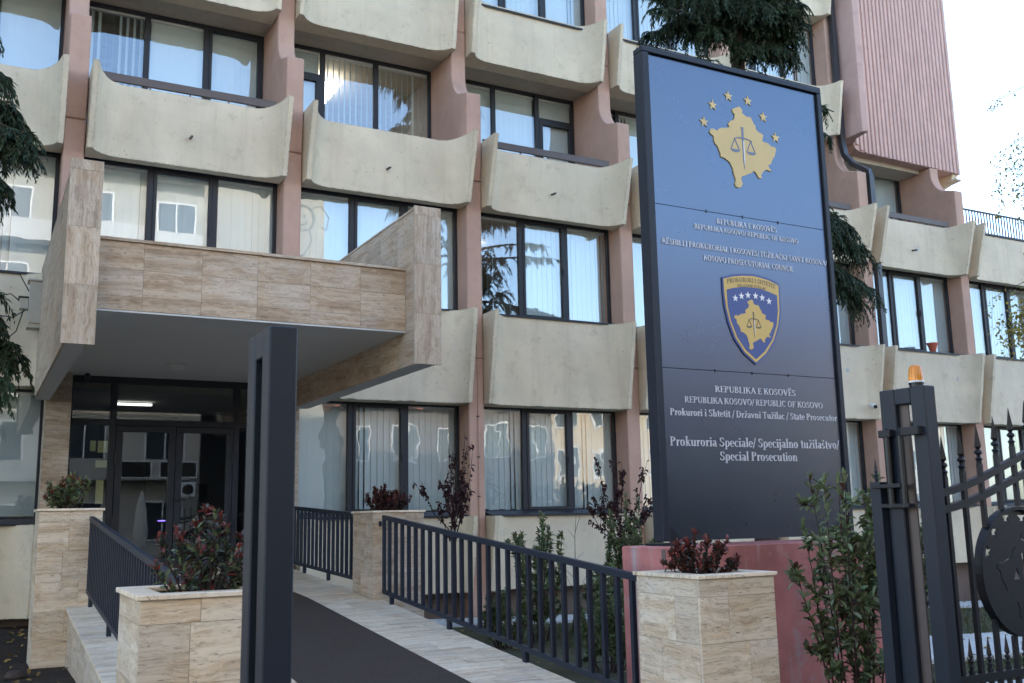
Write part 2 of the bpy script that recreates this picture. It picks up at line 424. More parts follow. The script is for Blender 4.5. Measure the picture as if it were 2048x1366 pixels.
for n in range(0, 9):
    if n != 1: add_panel(n, .28, 1.60, .03, -.38, -.16, .40, 0, 100+n)
    add_panel(n, 3.63 if n != 1 else 3.95, 5.33, .0, -.47, -.17, .40, 0, 200+n)
    add_panel(n, 7.39, 8.70, .05, -.64, -.28, .24, .07, 300+n)
    if n <= 6 and n != 6:
        add_panel(n, 10.74, 12.06, .63, -.50, -.26, 1.0, .02, 400+n)
        add_panel(n, 13.95, 15.27, .63, -.50, -.26, 1.0, .02, 500+n)
# drain spouts in the balcony panels
for n in range(0, 7):
    x0, x1 = bay(n); xm = x0+1.59 if n != 6 else x0+1.5
    q = MB().tube([(xm, .08, 7.90), (xm+.01, -.09, 7.885)], .022, 8)
    part('drain_spout', q, 'pipe_metal', bld)
for (x, z) in ((9.78, 4.66), (16.4, 4.75), (20.2, 4.72), (6.25, 11.55), (19.2, 7.95)):
    yy = (.63 if z > 10 else (.05 if z > 7 else 0)); q = MB(); rg = random.Random(int(x*10))
    q.prism_y([(x+(.055+rg.uniform(-.012, .02))*math.cos(2*math.pi*k/11), z+(.055+rg.uniform(-.012, .02))*math.sin(2*math.pi*k/11)) for k in range(11)], yy-.004, yy+.01)
    part('mortar_patch', q, 'path_concrete', bld)
# slabs, soffits and plain walls
def bpart(name, args, mat): return part(name, MB().box(*args), mat, bld)
XL, XR, XT = -10.5, 30.0, 21.0
bpart('floor_slab', (XL, XR, .41, 7, 3.66, 5.20), 'soffit_concrete')
bpart('floor_slab', (XL, XR, .245, 7, 7.45, 7.68), 'soffit_concrete')
bpart('floor_slab', (XL, 21.9, .90, 7, 10.78, 11.95), 'soffit_concrete')
bpart('floor_slab', (XL, 21.9, .90, 7, 13.98, 15.0), 'soffit_concrete')
bpart('ground_slab', (XL, XR, .41, 7, .35, .87), 'soffit_concrete')
bpart('basement_wall', (XL, XR, .36, .5, -1.2, .34), 'basement_concrete')
bpart('sun_block_attic', (XL, XT-.32, .95, 1.3, 15.27, 17.3), 'cream_concrete')  # unseen top wall, raised to keep the sun off the front
bpart('roof', (XL, 21.9, .9, 12, 17.3, 17.6), 'soffit_concrete')  # unseen roof above it, set high to block the sun
bpart('roof', (XT+.02, XR, .25, 12, 8.42, 8.50), 'soffit_concrete')
bpart('back_wall', (XL, XT, 7, 7.3, -1, 17.3), 'room_wall'); bpart('back_wall', (XT+.01, XR, 7, 7.3, -1, 8.4), 'room_wall')
bpart('end_wall', (XL-.3, XL, .3, 12, -1, 17.5), 'pink_concrete'); bpart('end_wall', (21.0, 21.25, 1.72, 12, 8.45, 17.3), 'pink_concrete')
bpart('end_wall', (XR, XR+.3, .3, 12, -1.5, 8.6), 'pink_concrete')
for n in (-2, -1):
    x0, x1 = bay(n); bpart('side_wall', ((n-1)*W, n*W-CW-.002, .45, .62, -1, 17.3), 'cream_concrete')
for n in range(0, 8): bpart('room_partition', (n*W-.22, n*W-.10, 1.72, 6.99, .87, 13.97 if n < 7 else 7.4), 'room_wall')
# window units
NS = [0]
OPEN = {(3, 0, 5.4), (2, 1, 7.7), (2, 2, 7.7), (1, 0, 7.7), (5, 1, 7.7)}
def window(n, y, z0, z1, kind='three', sill=True, gmat='window_glass', slats='joined', seed=0, openness=.25, dim=False, light=None):
    x0 = (n-1)*W+.002; x1 = n*W-CW-.002; rg = random.Random(seed*31+n); fr = MB(); d0, d1 = y, y+.07; t = .062
    fr.box(x0, x1, d0, d1, z0, z0+t); fr.box(x0, x1, d0, d1, z1-t, z1)
    fr.box(x0, x0+t, d0, d1, z0+t, z1-t); fr.box(x1-t, x1, d0, d1, z0+t, z1-t)
    w = x1-x0; ms = [x0+w*.335, x0+w*.665]
    if kind == 'door_left': ms = [x0+w*.27, x0+w*.62]
    if kind == 'door_right': ms = [x0+w*.36, x0+w*.70]
    mw = .048
    for mx in ms: fr.box(mx-mw, mx+mw, d0-.006, d1, z0+t, z1-t)
    cells = [(x0+t, ms[0]-mw), (ms[0]+mw, ms[1]-mw), (ms[1]+mw, x1-t)]
    wo = part('window', fr, 'frame_metal', bld, bevel=.004)
    for i, (a, b) in enumerate(cells):
        lo, hi = z0+t, z1-t; ga, gb, gl, gh = a, b, lo, hi
        door = (kind == 'door_left' and i == 0) or (kind == 'door_right' and i == 2)
        case = (i == 1 and kind == 'three') or (kind == 'three_b' and i == 2)
        if door:
            tz = z1-.62; k = MB().box(a, b, d0-.004, d1, tz, tz+.07); part('transom', k, 'frame_metal', wo)
            g = MB().box(a, b, y+.03, y+.038, tz+.07, hi); part('pane', g, gmat, wo); hi = tz; case = True; gh = hi
        if case:
            c = .055 if not door else .085; k = MB(); e0, e1 = d0-.018, d1-.01
            k.box(a, b, e0, e1, lo, lo+c); k.box(a, b, e0, e1, hi-c, hi); k.box(a, a+c, e0, e1, lo+c, hi-c); k.box(b-c, b, e0, e1, lo+c, hi-c)
            part('casement', k, 'frame_metal', wo, bevel=.004); ga, gb, gl, gh = a+c, b-c, lo+c, hi-c
            h = MB().box(b-c*.75, b-c*.45, e0-.03, e0, (lo+hi)/2-.07, (lo+hi)/2+.07); part('handle', h, 'frame_metal', wo)
        tilt = rg.uniform(-.0035, .0035); tilt2 = rg.uniform(-.003, .003)
        gy = y+.03; g = MB(); hx, hz = (gb-ga)/2*tilt, (gh-gl)/2*tilt2
        g.hexa([(ga, gy-hx-hz, gl), (gb, gy+hx-hz, gl), (gb, gy+hx-hz+.008, gl), (ga, gy-hx-hz+.008, gl), (ga, gy-hx+hz, gh), (gb, gy+hx+hz, gh), (gb, gy+hx+hz+.008, gh), (ga, gy-hx+hz+.008, gh)])
        part('pane', g, gmat, wo)
        if slats:
            sw, sp = .122, .118; m = 'blind_shaded' if dim else 'blind_fabric'; J = MB()
            base = rg.choice([.03, .06, .10, .14]) if (n, i, round(z0, 1)) not in OPEN else 1.05; xx = a+.03
            ys = y+.12
            while xx < b-.02:
                an = base+rg.uniform(-.05, .05)
                if rg.random() < .04: an += .5
                cx_, sx_ = math.cos(an)*sw/2, math.sin(an)*sw/2
                k = J if slats == 'joined' else MB(); c = xx+sp/2; top = z1-.10; bot = lo+rg.uniform(.0, .03)
                k.add([(c-cx_, ys-sx_, bot), (c+cx_, ys+sx_, bot), (c+cx_, ys+sx_, top), (c-cx_, ys-sx_, top),
                       (c-cx_, ys-sx_+.002, bot), (c+cx_, ys+sx_+.002, bot), (c+cx_, ys+sx_+.002, top), (c-cx_, ys-sx_+.002, top)],
                      [(0, 1, 2, 3), (7, 6, 5, 4), (0, 4, 5, 1), (1, 5, 6, 2), (2, 6, 7, 3), (3, 7, 4, 0)])
                if slats == 'each': part('slat', k, m, wo); NS[0] += 1
                xx += sp
            if slats == 'joined': part('vertical_blind', J, m, wo, kind='stuff')
    hb = MB().box(x0+.05, x1-.05, y+.085, y+.155, z1-.105, z1-.065); part('blind_rail', hb, 'white_plastic', wo)
    if sill:
        s = MB().prism_x([(y-.012, z0-.002), (y-.012, z0+.05), (y-.40+.02, z0-.012), (y-.45, z0-.014), (y-.45, z0-.052), (y-.44, z0-.052), (y-.44, z0-.03)], x0+.12, x1-.05)
        part('sill', s, 'frame_metal', wo)
    return wo
each = 'each'
for n in range(0, 9):
    dk = n == 0
    if n != 1: window(n, .415, 1.64, 3.665, 'three', True, 'wavy_glass' if n in (2, 3, 4) else 'window_glass', each if n in (2, 3) else 'joined', 11, .1, dk)
    window(n, .415, 5.37, 7.46, 'three', n != 1, 'window_glass', each if n in (1, 2, 3) else 'joined', 23, .35, n > 4)
    if n <= 6: window(n, 1.62, 7.66, 10.785, {0: 'three', 1: 'three_b', 2: 'door_left', 3: 'door_right', 4: 'door_left', 5: 'three', 6: 'door_left'}[n], False, 'window_glass', each if n in (1, 2) else 'joined', 37, .3)
    if n <= 5: window(n, 1.03, 12.0, 13.99, 'three', True, 'window_glass', 'joined', 41, .2)
# lit ceiling lamps seen inside two offices
for (x, y0, z, w, d) in ((4.75, 2.6, 10.55, .6, 1.2), (7.85, 2.3, 7.35, .6, .6), (4.1, 3.0, 10.55, .6, .6)):
    q = MB().box(x-w/2, x+w/2, y0, y0+d, z, z+.03)
    single('office_ceiling_lamp', q, 'ceiling_lamp', {4.75: 'long lit ceiling lamp behind the glass of the second floor balcony window', 7.85: 'square lit ceiling lamp inside the first floor office beside striped blinds', 4.1: 'small lit ceiling lamp behind the balcony door glass'}[x], 'lamp')
# balcony hand rails on flat brackets
for n in (1, 3, 5, 6):
    x0, x1 = bay(n); q = MB().box(x0+.10, x1-.12, .10, .15, 8.70, 8.84)
    r_ = part('balcony_rail', q, 'bronze_metal', bld, bevel=.006)
    for k in range(5):
        xx = x0+.3+(x1-x0-.6)*k/4; part('bracket', MB().box(xx-.012, xx+.012, .105, .145, 8.55, 8.70), 'bronze_metal', r_)
# ribbed pink volume on the upper right
q = MB(); x0, x1, yb = 17.52, 21.95, .66
rings = []
for z in (10.55, 12.0, 14.2, 17.3):
    rings.append([(x0, 1.7, z+.19), (x0, -.03, z+.19), (x0+.11, -.12, z+.19)]+[(x0+.11+.42*(1-k/8), 0, 0) for k in range(0)]+[(18.0, .40, z+.16), (17.93, .5, z+.10), (17.98, .6, z+.03), (18.1, yb, z), (x1, yb, z-.04), (x1, 1.7, z-.04)])
# the fin is a flat leaf; the ribbed face starts behind it
q.prism_z([(x0, 1.6), (x0, -.03), (x0+.11, -.12), (x0+.17, .0), (x0+.23, .35), (x0+.42, .62), (x0+.42, 1.6)], 10.74, 17.3)
rp = part('ribbed_panel', q, 'ribbed_concrete', bld, bevel=.01)
q = MB().prism_y([(17.95, 10.72), (18.0, 10.62), (18.1, 10.57), (18.3, 10.55), (x1, 10.50), (x1, 17.3), (17.95, 17.3)], yb, 1.6)
part('panel_body', q, 'ribbed_concrete', rp)
nr = 27
for k in range(nr):
    a = 17.99+(x1-17.99)*k/nr; p_ = (x1-17.99)/nr
    zb = 10.72 if k == 0 else (10.60 if k == 1 else 10.55-.04*k/nr)
    q = MB().prism_z([(a, yb+.01), (a+p_*.12, yb-.05), (a+p_*.70, yb-.05), (a+p_*.82, yb+.01)], zb-.004+random.uniform(-.01, .01), 17.3)
    part('rib', q, 'ribbed_concrete', rp)
q = MB().prism_x([(.75, 10.36), (.62, 10.36), (.58, 10.30), (.9, 10.27), (1.6, 10.10), (1.6, 10.50), (.70, 10.50)], 21.70, 21.9)
part('support_corbel', q, 'cream_concrete', bld)
bpart('soffit_edge', (18.2, 20.68, .95, 1.6, 10.42, 10.54), 'soffit_concrete')
# roof terrace railing on the low wing
tr = MB().box(21.05, 29.9, .30, .34, 9.36, 9.40); rl = part('roof_railing', tr, 'frame_metal', bld)
part('rail', MB().box(21.05, 29.9, .305, .335, 8.62, 8.65), 'frame_metal', rl)
part('coping', MB().box(21.6, 29.9, .02, .40, 8.64, 8.69), 'frame_metal', rl)
for k in range(74):
    xx = 21.1+k*.12; part('baluster', MB().box(xx-.012, xx+.012, .308, .332, 8.65, 9.36), 'frame_metal', rl)
# rain pipe down the fifth column
pth = [(17.36, .50, 17.0), (17.36, .50, 10.6), (17.37, .44, 10.25), (17.40, .22, 9.95), (17.48, .06, 9.82), (17.60, -.03, 9.74), (17.62, -.05, 9.6), (17.62, -.05, 8.0), (17.60, -.06, 3.0), (17.60, -.06, 0)]
q = MB()
rings = []
pv = [Vector(p) for p in pth]
for i, p in enumerate(pv):
    d = (pv[min(i+1, len(pv)-1)]-pv[max(i-1, 0)]).normalized(); ax = Vector((1, 0, 0)); ax = (ax-d*ax.dot(d)).normalized(); ay = d.cross(ax)
    rings.append([p+ax*a*.075+ay*b*.06 for a, b in ((-1, -1), (1, -1), (1, 1), (-1, 1))])
q.loft(rings); part('rain_pipe', q, 'pipe_metal', bld)
# thin conduit clipped to the second column
q = MB().tube([(6.87, -.012, 4.75), (6.875, -.012, 3.2), (6.865, -.012, .6)], .010, 6); cd = part('conduit', q, 'pink_concrete', bld)
for z in (3.4, 2.66, 1.95): part('clip', MB().box(6.845, 6.895, -.025, 0, z-.012, z+.012), 'pipe_metal', cd)

# ------------------------------------------------------------------ entrance front
ent = link('entrance_front', None, bld, (1.6, .2, .88))
def epart(name, mb_, mat, bevel=0): return part(name, mb_, mat, ent, bevel)
y = .22; f = MB()
f.box(0, 3.19, y, y+.09, 3.76, 3.90); f.box(0, 3.19, y, y+.09, 3.10, 3.20); f.box(0, .06, y, y+.09, .88, 3.76)
for a, b in ((.60, .70), (2.50, 2.60), (3.13, 3.19)): f.box(a, b, y-.004, y+.09, .88, 3.76)
epart('frame', f, 'frame_metal', .005)
for i, (a, b) in enumerate(((.06, .60), (.70, 2.50), (2.60, 3.13))):
    epart('pane', MB().box(a, b, y+.03, y+.038, 3.20, 3.76), 'door_glass')
    if i != 1: epart('pane', MB().box(a, b, y+.03, y+.038, .9, 3.10), 'door_glass')
for s, (a, b) in enumerate(((.705, 1.595), (1.605, 2.495))):
    d = MB(); c = .10
    d.box(a, b, y-.02, y+.06, .90, 1.05); d.box(a, b, y-.02, y+.06, 3.00, 3.095); d.box(a, a+c, y-.02, y+.06, 1.05, 3.0); d.box(b-c, b, y-.02, y+.06, 1.05, 3.0)
    epart('door_leaf', d, 'frame_metal', .006); epart('pane', MB().box(a+c, b-c, y+.015, y+.023, 1.05, 3.0), 'door_glass')
h = MB().box(1.60+.03, 1.60+.055, y-.07, y-.02, 1.93, 1.97); h.box(1.60+.03, 1.60+.18, y-.085, y-.065, 1.94, 1.96); epart('door_handle', h, 'black_rubber', .003)
for k, (xx, zz) in enumerate(((.705, 2.6), (.705, 1.6), (2.495, 2.6), (2.495, 1.6))): epart('hinge', MB().box(xx-.014, xx+.014, y-.04, y-.02, zz-.09, zz+.09), 'black_rubber')
lob = link('lobby', None, bld, (1.6, 3, .88))
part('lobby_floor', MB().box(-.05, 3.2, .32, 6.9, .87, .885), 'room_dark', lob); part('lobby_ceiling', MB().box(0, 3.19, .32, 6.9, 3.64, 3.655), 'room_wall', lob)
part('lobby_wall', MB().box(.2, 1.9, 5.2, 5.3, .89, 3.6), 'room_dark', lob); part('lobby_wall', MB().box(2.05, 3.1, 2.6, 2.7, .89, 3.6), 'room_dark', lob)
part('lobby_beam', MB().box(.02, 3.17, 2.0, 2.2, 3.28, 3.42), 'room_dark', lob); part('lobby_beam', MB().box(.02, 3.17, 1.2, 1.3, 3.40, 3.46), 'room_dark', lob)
part('strip_lamp', MB().box(.80, 1.42, 1.60, 1.70, 3.58, 3.61), 'strip_glow', lob)
part('wall_screen', MB().box(2.28, 2.58, 2.54, 2.6, 2.0, 2.28), 'black_rubber', lob)
part('violet_light', MB().box(1.8, 2.0, 2.9, 2.92, 1.62, 1.635), 'led_violet', lob)
for (a, b, c, d) in ((.34, .42, 2.70, 2.86), (.45, .59, 2.68, 2.86), (.43, .59, 2.45, 2.56), (.45, .56, 1.9, 2.26)):
    epart('notice_sheet', MB().box(a, b, y+.045, y+.047, c, d), 'paper_yellow')
# travertine-clad piers beside the doors
for (a, b, zt) in ((-.335, .02, 3.88), (3.17, 3.525, 3.62)):
    for z0, z1 in cuts(.86, zt, .305): 
        tile(ent, 'travertine', a, b, -.03, -.003, z0+G, z1-G); tile(ent, 'travertine', a, a+.025, -.002, .40, z0+G, z1-G)
        if a > 3: tile(ent, 'travertine', b-.024, b, -.002, .40, z0+G, z1-G)

# ------------------------------------------------------------------ canopy
can = thing('entrance_canopy', 'travertine clad entrance canopy with two deep side beams over the ramp', 'canopy', (1.55, -2.6, 3.88))
YF, ZB, ZT = -5.38, 3.43, 5.40
part('beam', MB().box(-.475, -.285, YF+.03, -.02, ZB, ZT-.02), 'white_ceiling', can)
part('beam', MB().box(3.425, 3.66, YF+.03, -.02, ZB, ZT-.02), 'white_ceiling', can)
part('roof_deck', MB().box(-.28, 3.42, -4.97, -.02, 3.885, 4.05), 'white_ceiling', can)
# front end slabs
for (a, b) in ((-.53, -.205), (3.365, 3.72)):
    for z0, z1 in ((ZB-.01, 4.045), (4.045, 4.665), (4.665, 5.285), (5.285, ZT)): tile(can, 'travertine_upright', a, b, YF, YF+.028, z0+G, z1-G, 'facing_slab')
# beam sides
def side_tiles(xf, y0, y1, z0, z1, out):
    k = 0
    for za, zb in cuts(z0, z1, .305):
        for ya, yb_ in cuts(y0, y1, .61): tile(can, 'travertine', xf if out > 0 else xf-.024, xf+.024 if out > 0 else xf, ya+G, yb_-G, za+G, zb-G)
side_tiles(3.424, YF+.03, -.02, ZB+.005, ZT-.03, -1)
side_tiles(-.476, YF+.03, -.02, ZB+.005, ZT-.03, -1)
side_tiles(3.661, YF+.03, -.02, ZB+.005, ZT-.03, 1)
side_tiles(-.284, YF+.03, -4.98, ZB+.005, ZT-.03, 1); side_tiles(-.284, -4.95, -.02, 4.06, ZT-.03, 1)
for a, b in ((-.50, -.26), (3.40, 3.69)): part('coping', MB().box(a, b, YF+.03, -.02, ZT-.018, ZT+.008), 'travertine', can)
# fascia
for i, (za, zb) in enumerate(((3.885, 4.04), (4.04, 4.345), (4.345, 4.65))):
    for xa, xb in cuts(-.258, 3.398, .63, .55): tile(can, 'travertine', xa+G, xb-G, -5.0, -4.972, za+G, zb-G)
part('fascia_core', MB().box(-.255, 3.395, -4.97, -4.82, 4.052, 4.645), 'grout', can)
part('coping', MB().box(-.258, 3.398, -5.03, -4.78, 4.652, 4.685), 'travertine', can)
part('soffit', MB().box(-.258, 3.398, -4.998, .21, 3.862, 3.882), 'white_ceiling', can)
q = MB().lathe([(.0, 3.862), (.15, 3.862), (.155, 3.845), (.15, 3.83), (.125, 3.826), (.12, 3.80), (.07, 3.785), (0, 3.783)], 1.30, -1.35, 18)
single('ceiling_light', q, 'lamp_glass', 'round unlit ceiling light under the entrance canopy', 'light', smooth=True)
def bullet_camera(name, label, base, d, r, L, body='white_plastic'):
    t_ = thing(name, label, 'camera', base); b = Vector(base); d = Vector(d).normalized()
    part('mount', MB().tube([b, b+Vector((0, -.02, -.05))], r*.35, 6), 'black_rubber', t_)
    part('housing', MB().tube([b+Vector((0, -.02, -.06))-d*L*.4, b+Vector((0, -.02, -.06))+d*L*.5], r, 10), body, t_, smooth=False)
    part('lens', MB().tube([b+Vector((0, -.02, -.06))+d*L*.5, b+Vector((0, -.02, -.06))+d*L*.58], r*.8, 10), 'black_rubber', t_)
bullet_camera('security_camera', 'small dark security camera under the canopy above the left door pane', (.22, -.05, 3.86), (-.1, -1, -.5), .045, .13, 'black_rubber')
bullet_camera('security_camera', 'white security camera on the panel right of the sign', (16.9, -.20, 3.98), (-.4, -1, -.35), .055, .2)
# junction box and cables on the left
jb = thing('junction_box', 'cream metal junction box with cables beside the left canopy beam', 'box', (-.5, -.25, 4.5))
part('cabinet', MB().box(-.66, -.33, -.48, -.20, 4.50, 5.13), 'box_paint', jb, .006); part('lid', MB().box(-.69, -.31, -.50, -.20, 5.132, 5.16), 'box_paint', jb); part('base', MB().box(-.67, -.33, -.46, -.2, 4.44, 4.498), 'box_paint', jb)
part('small_box', MB().box(-.78, -.665, -.42, -.24, 4.72, 4.88), 'box_paint', jb, .004); part('small_lid', MB().box(-.80, -.665, -.44, -.24, 4.883, 4.90), 'black_rubber', jb)
for k, pts in enumerate(([(-.78, -.3, 4.85), (-.9, -.3, 4.95), (-1.2, -.2, 4.9), (-1.6, -.1, 5.1)], [(-.66, -.3, 5.0), (-.8, -.3, 5.25), (-1.1, -.25, 5.3), (-1.5, -.1, 5.0)], [(-.70, -.3, 4.72), (-.85, -.3, 4.6), (-1.2, -.2, 4.65), (-1.6, -.1, 4.8)], [(-.72, -.3, 4.72), (-.8, -.28, 4.4), (-1.0, -.2, 4.2)])):
    part('cable', MB().tube(pts, .009, 5), 'cable', jb)

# ------------------------------------------------------------------ ramp, kerb, mat
rampo = structure('ramp', MB().loft([[(.02, -12.3, -.3), (3.27, -12.3, -.3), (3.27, -12.3, ramp_z(-12.3)-.03), (.02, -12.3, ramp_z(-12.3)-.03)], [(.02, -4.2, -.3), (3.27, -4.2, -.3), (3.27, -4.2, ramp_z(-4.2)-.03), (.02, -4.2, ramp_z(-4.2)-.03)], [(.02, .2, -.3), (3.27, .2, -.3), (3.27, .2, .86), (.02, .2, .86)]]), 'grout')
WL[rampo] = Vector((0, 0, 0))
def ramp_tiles():
    yy = -12.3; j = 0
    sl1, sl2 = math.atan(.0885), math.atan(.0545)
    while yy < .15:
        y1 = min(yy+.305, .2); ym = (yy+y1)/2; s = sl1 if ym < -4.2 else sl2
        off = .0 if j % 2 else .3
        for xa, xb in cuts(.02, 3.27, .61, None if not off else .305):
            h = random.uniform(-.0012, .0012)
            link('tile', unit_tile('travertine_floor'), rampo, ((xa+xb)/2, ym, ramp_z(ym)-.012+h), (s, 0, 0), (xb-xa-.005, (y1-yy-.005)/math.cos(s), .024))
        yy = y1; j += 1
ramp_tiles()
q = MB(); rows = []
for yv in [-12.25+i*.25 for i in range(43)]:
    z = ramp_z(yv)+.002
    rows.append([(1.18, yv, z), (2.45, yv, z), (2.45, yv, z+.012), (1.18, yv, z+.012)])
q.loft(rows); single('entrance_mat', q, 'mat_fibre', 'long dark grey entrance mat running up the ramp', 'mat')
# kerb wall on the left of the ramp
kb = thing('kerb_wall', 'low travertine kerb wall carrying the left ramp railing', 'wall', (-.1, -7.3, .2))
ky = [(-10.05, -9.45), (-9.45, -8.85), (-8.85, -8.25), (-8.25, -7.65), (-7.65, -7.05), (-7.05, -6.45), (-6.45, -5.85), (-5.85, -5.25), (-5.25, -4.62)]
def kz(y): return ramp_z(y)+.13
for a, b in ky:
    g2 = .003; za, zb = kz(a), kz(b)
    q = MB().hexa([(-.28, a+g2, za-.03), (.08, a+g2, za-.03), (.08, b-g2, zb-.03), (-.28, b-g2, zb-.03), (-.28, a+g2, za), (.08, a+g2, za), (.08, b-g2, zb), (-.28, b-g2, zb)]); part('coping_tile', q, 'travertine_floor', kb)
    q = MB().hexa([(-.255, a+g2, -.1), (-.235, a+g2, -.1), (-.235, b-g2, -.1), (-.255, b-g2, -.1), (-.255, a+g2, za-.034), (-.235, a+g2, za-.034), (-.235, b-g2, zb-.034), (-.255, b-g2, zb-.034)]); part('tile', q, 'travertine', kb)
q = MB().hexa([(-.234, -10.05, -.2), (.06, -10.05, -.2), (.06, -4.62, -.2), (-.234, -4.62, -.2), (-.234, -10.05, kz(-10.05)-.035), (.06, -10.05, kz(-10.05)-.035), (.06, -4.62, kz(-4.62)-.035), (-.234, -4.62, kz(-4.62)-.035)]); part('core', q, 'grout', kb)

# ------------------------------------------------------------------ planters
def planter(label, x0, x1, y0, y1, zb, zt, seed, tmat='travertine'):
    rg = random.Random(seed); p = thing('planter', label, 'planter', ((x0+x1)/2, (y0+y1)/2, zb), 'travertine planters beside the ramp')
    part('core', MB().box(x0+.022, x1-.022, y0+.022, y1-.022, zb, zt-.10), 'grout', p)
    zs = []; z = zt-.028
    first = rg.choice((.12, .16, .2)); zz = [z, z-first]
    while zz[-1] > zb+.05: zz.append(max(zb, zz[-1]-.305))
    for a, b in zip(zz[1:], zz[:-1]):
        k = rg.choice((.25, .42, .3))
        for xa, xb in ((x0, x0+k), (x0+k, x1)):
            tile(p, tmat, xa+G, xb-G, y0, y0+.022, a+G, b-G); tile(p, tmat, xa+G, xb-G, y1-.022, y1, a+G, b-G)
        for ya, yb_ in ((y0+.023, y0+.023+k), (y0+.023+k, y1-.023)):
            tile(p, tmat, x0, x0+.022, ya+G, yb_-G, a+G, b-G); tile(p, tmat, x1-.022, x1, ya+G, yb_-G, a+G, b-G)
    o_ = .02; w = .12
    for (a, b, c, d) in ((x0-o_, x1+o_, y0-o_, y0+w), (x0-o_, x1+o_, y1-w, y1+o_), (x0-o_, x0+w, y0+w+.002, y1-w-.002), (x1-w, x1+o_, y0+w+.002, y1-w-.002)):
        o = part('rim', MB().box(a, b, c, d, zt-.026, zt), 'travertine_floor', p, .003)
    part('soil', MB().box(x0+w, x1-w, y0+w, y1-w, zt-.09, zt-.06), 'soil', p)
    return p
planter('travertine planter at the near left foot of the ramp', -.44, .24, -10.85, -10.05, -.2, 1.235, 1, 'travertine_lit')
planter('travertine planter at the near right foot of the ramp before the red base', 3.13, 3.80, -10.85, -10.13, -.2, 1.175, 2, 'travertine_lit')
planter('travertine planter standing in the soil under the left canopy beam', -.585, .04, -4.62, -3.95, -.1, 1.765, 3, 'travertine_lit')
planter('travertine planter between the two right hand railings', 3.13, 3.80, -4.62, -3.88, -.2, 1.69, 4)

# ------------------------------------------------------------------ railings
def railing(label, X, ya, yb, za, zb, zta, ztb, n, feet=True):
    r = thing('railing', label, 'railing', (X, (ya+yb)/2, min(za, zb)), 'railings along the ramp')
    hw = .022
    def bar(z_a, z_b, h, w): return MB().hexa([(X-w, ya, z_a-h), (X+w, ya, z_a-h), (X+w, yb, z_b-h), (X-w, yb, z_b-h), (X-w, ya, z_a), (X+w, ya, z_a), (X+w, yb, z_b), (X-w, yb, z_b)])
    part('top_rail', bar(zta, ztb, .055, .024), 'railing_metal', r, .004); part('bottom_rail', bar(za+.045, zb+.045, .045, .022), 'railing_metal', r, .004)
    for i in range(n+1):
        t = i/n; yy = ya+(yb-ya)*t; w = .020; d = .020
        yy = min(max(yy, min(ya, yb)+d), max(ya, yb)-d)
        z0 = za+(zb-za)*t+.03; z1 = zta+(ztb-zta)*t-.045
        part('baluster', MB().box(X-.018, X+.018, yy-d, yy+d, z0, z1), 'railing_metal', r)
    if feet:
        for t in (.05, .35, .65, .95):
            yy = ya+(yb-ya)*t; z0 = za+(zb-za)*t; part('foot', MB().box(X-.02, X+.02, yy-.03, yy+.03, z0-.10, z0+.005), 'railing_metal', r)
    return r
railing('long lower right ramp railing between the two right hand planters', 3.25, -4.66, -10.1, .70, .235, 1.635, 1.135, 27)
railing('short upper right ramp railing between planter and building', 3.25, -3.86, -.06, .80, .955, 1.665, 1.845, 20)
railing('left ramp railing standing on the kerb wall', -.07, -4.64, -10.03, .875, .40, 1.68, 1.245, 40)
q = MB().box(3.20, 3.225, -4.66, -4.62, 1.50, 1.56); single('rail_bracket', q, 'railing_metal', 'small dark wall bracket holding the long railing to the planter', 'bracket')

# ------------------------------------------------------------------ sign pylon
base = thing('concrete_plinth', 'weathered red painted concrete plinth under the large sign', 'plinth', (4.9, -9.5, -.2))
q = MB(); q.box(3.66, 6.38, -9.80, -9.17, -.5, 1.325); part('block', q, 'red_concrete', base, .012)
part('patch', MB().box(3.655, 3.663, -9.79, -9.74, 1.20, 1.31), 'basement_concrete', base)
sg = thing('sign_pylon', 'tall dark metal sign board with gold map emblem, crest and raised lettering', 'sign', (4.96, -9.43, 1.33))
SX0, SX1, SZ0, SZ1, SY = 3.862, 6.072, 1.36, 5.785, -9.50
fr = MB(); t = .055
fr.box(SX0, SX1, SY, SY+.14, SZ1-t, SZ1); fr.box(SX0, SX0+t+.02, SY, SY+.14, SZ0, SZ1-t); fr.box(SX1-t, SX1, SY, SY+.14, SZ0, SZ1-t)
part('frame', fr, 'post_metal', sg, .006)
part('back_sheet', MB().box(SX0+.07, SX1-.05, SY+.062, SY+.135, SZ0+.0, SZ1-t), 'post_metal', sg)
for z0, z1 in ((SZ0, 2.8328), (2.8352, 4.3078), (4.3102, SZ1-t-.004)):
    part('face_panel', MB().box(SX0+.077, SX1-.057, SY+.03, SY+.06, z0, z1), 'sign_metal', sg, .002)
for z in (2.834, 4.309):
    for xx in (4.53, 4.96, 5.40): part('clip', MB().box(xx-.004, xx+.004, SY+.024, SY+.03, z-.016, z+.014), 'iron_metal', sg)
part('base_plate', MB().box(3.82, 4.02, -9.56, -9.30, 1.326, 1.345), 'iron_metal', sg); part('base_plate', MB().box(5.93, 6.13, -9.56, -9.30, 1.326, 1.345), 'iron_metal', sg)
part('gusset', MB().prism_y([(3.94, 1.345), (4.07, 1.345), (3.94, 1.50)], -9.485, -9.475), 'iron_metal', sg)
PY = SY+.03
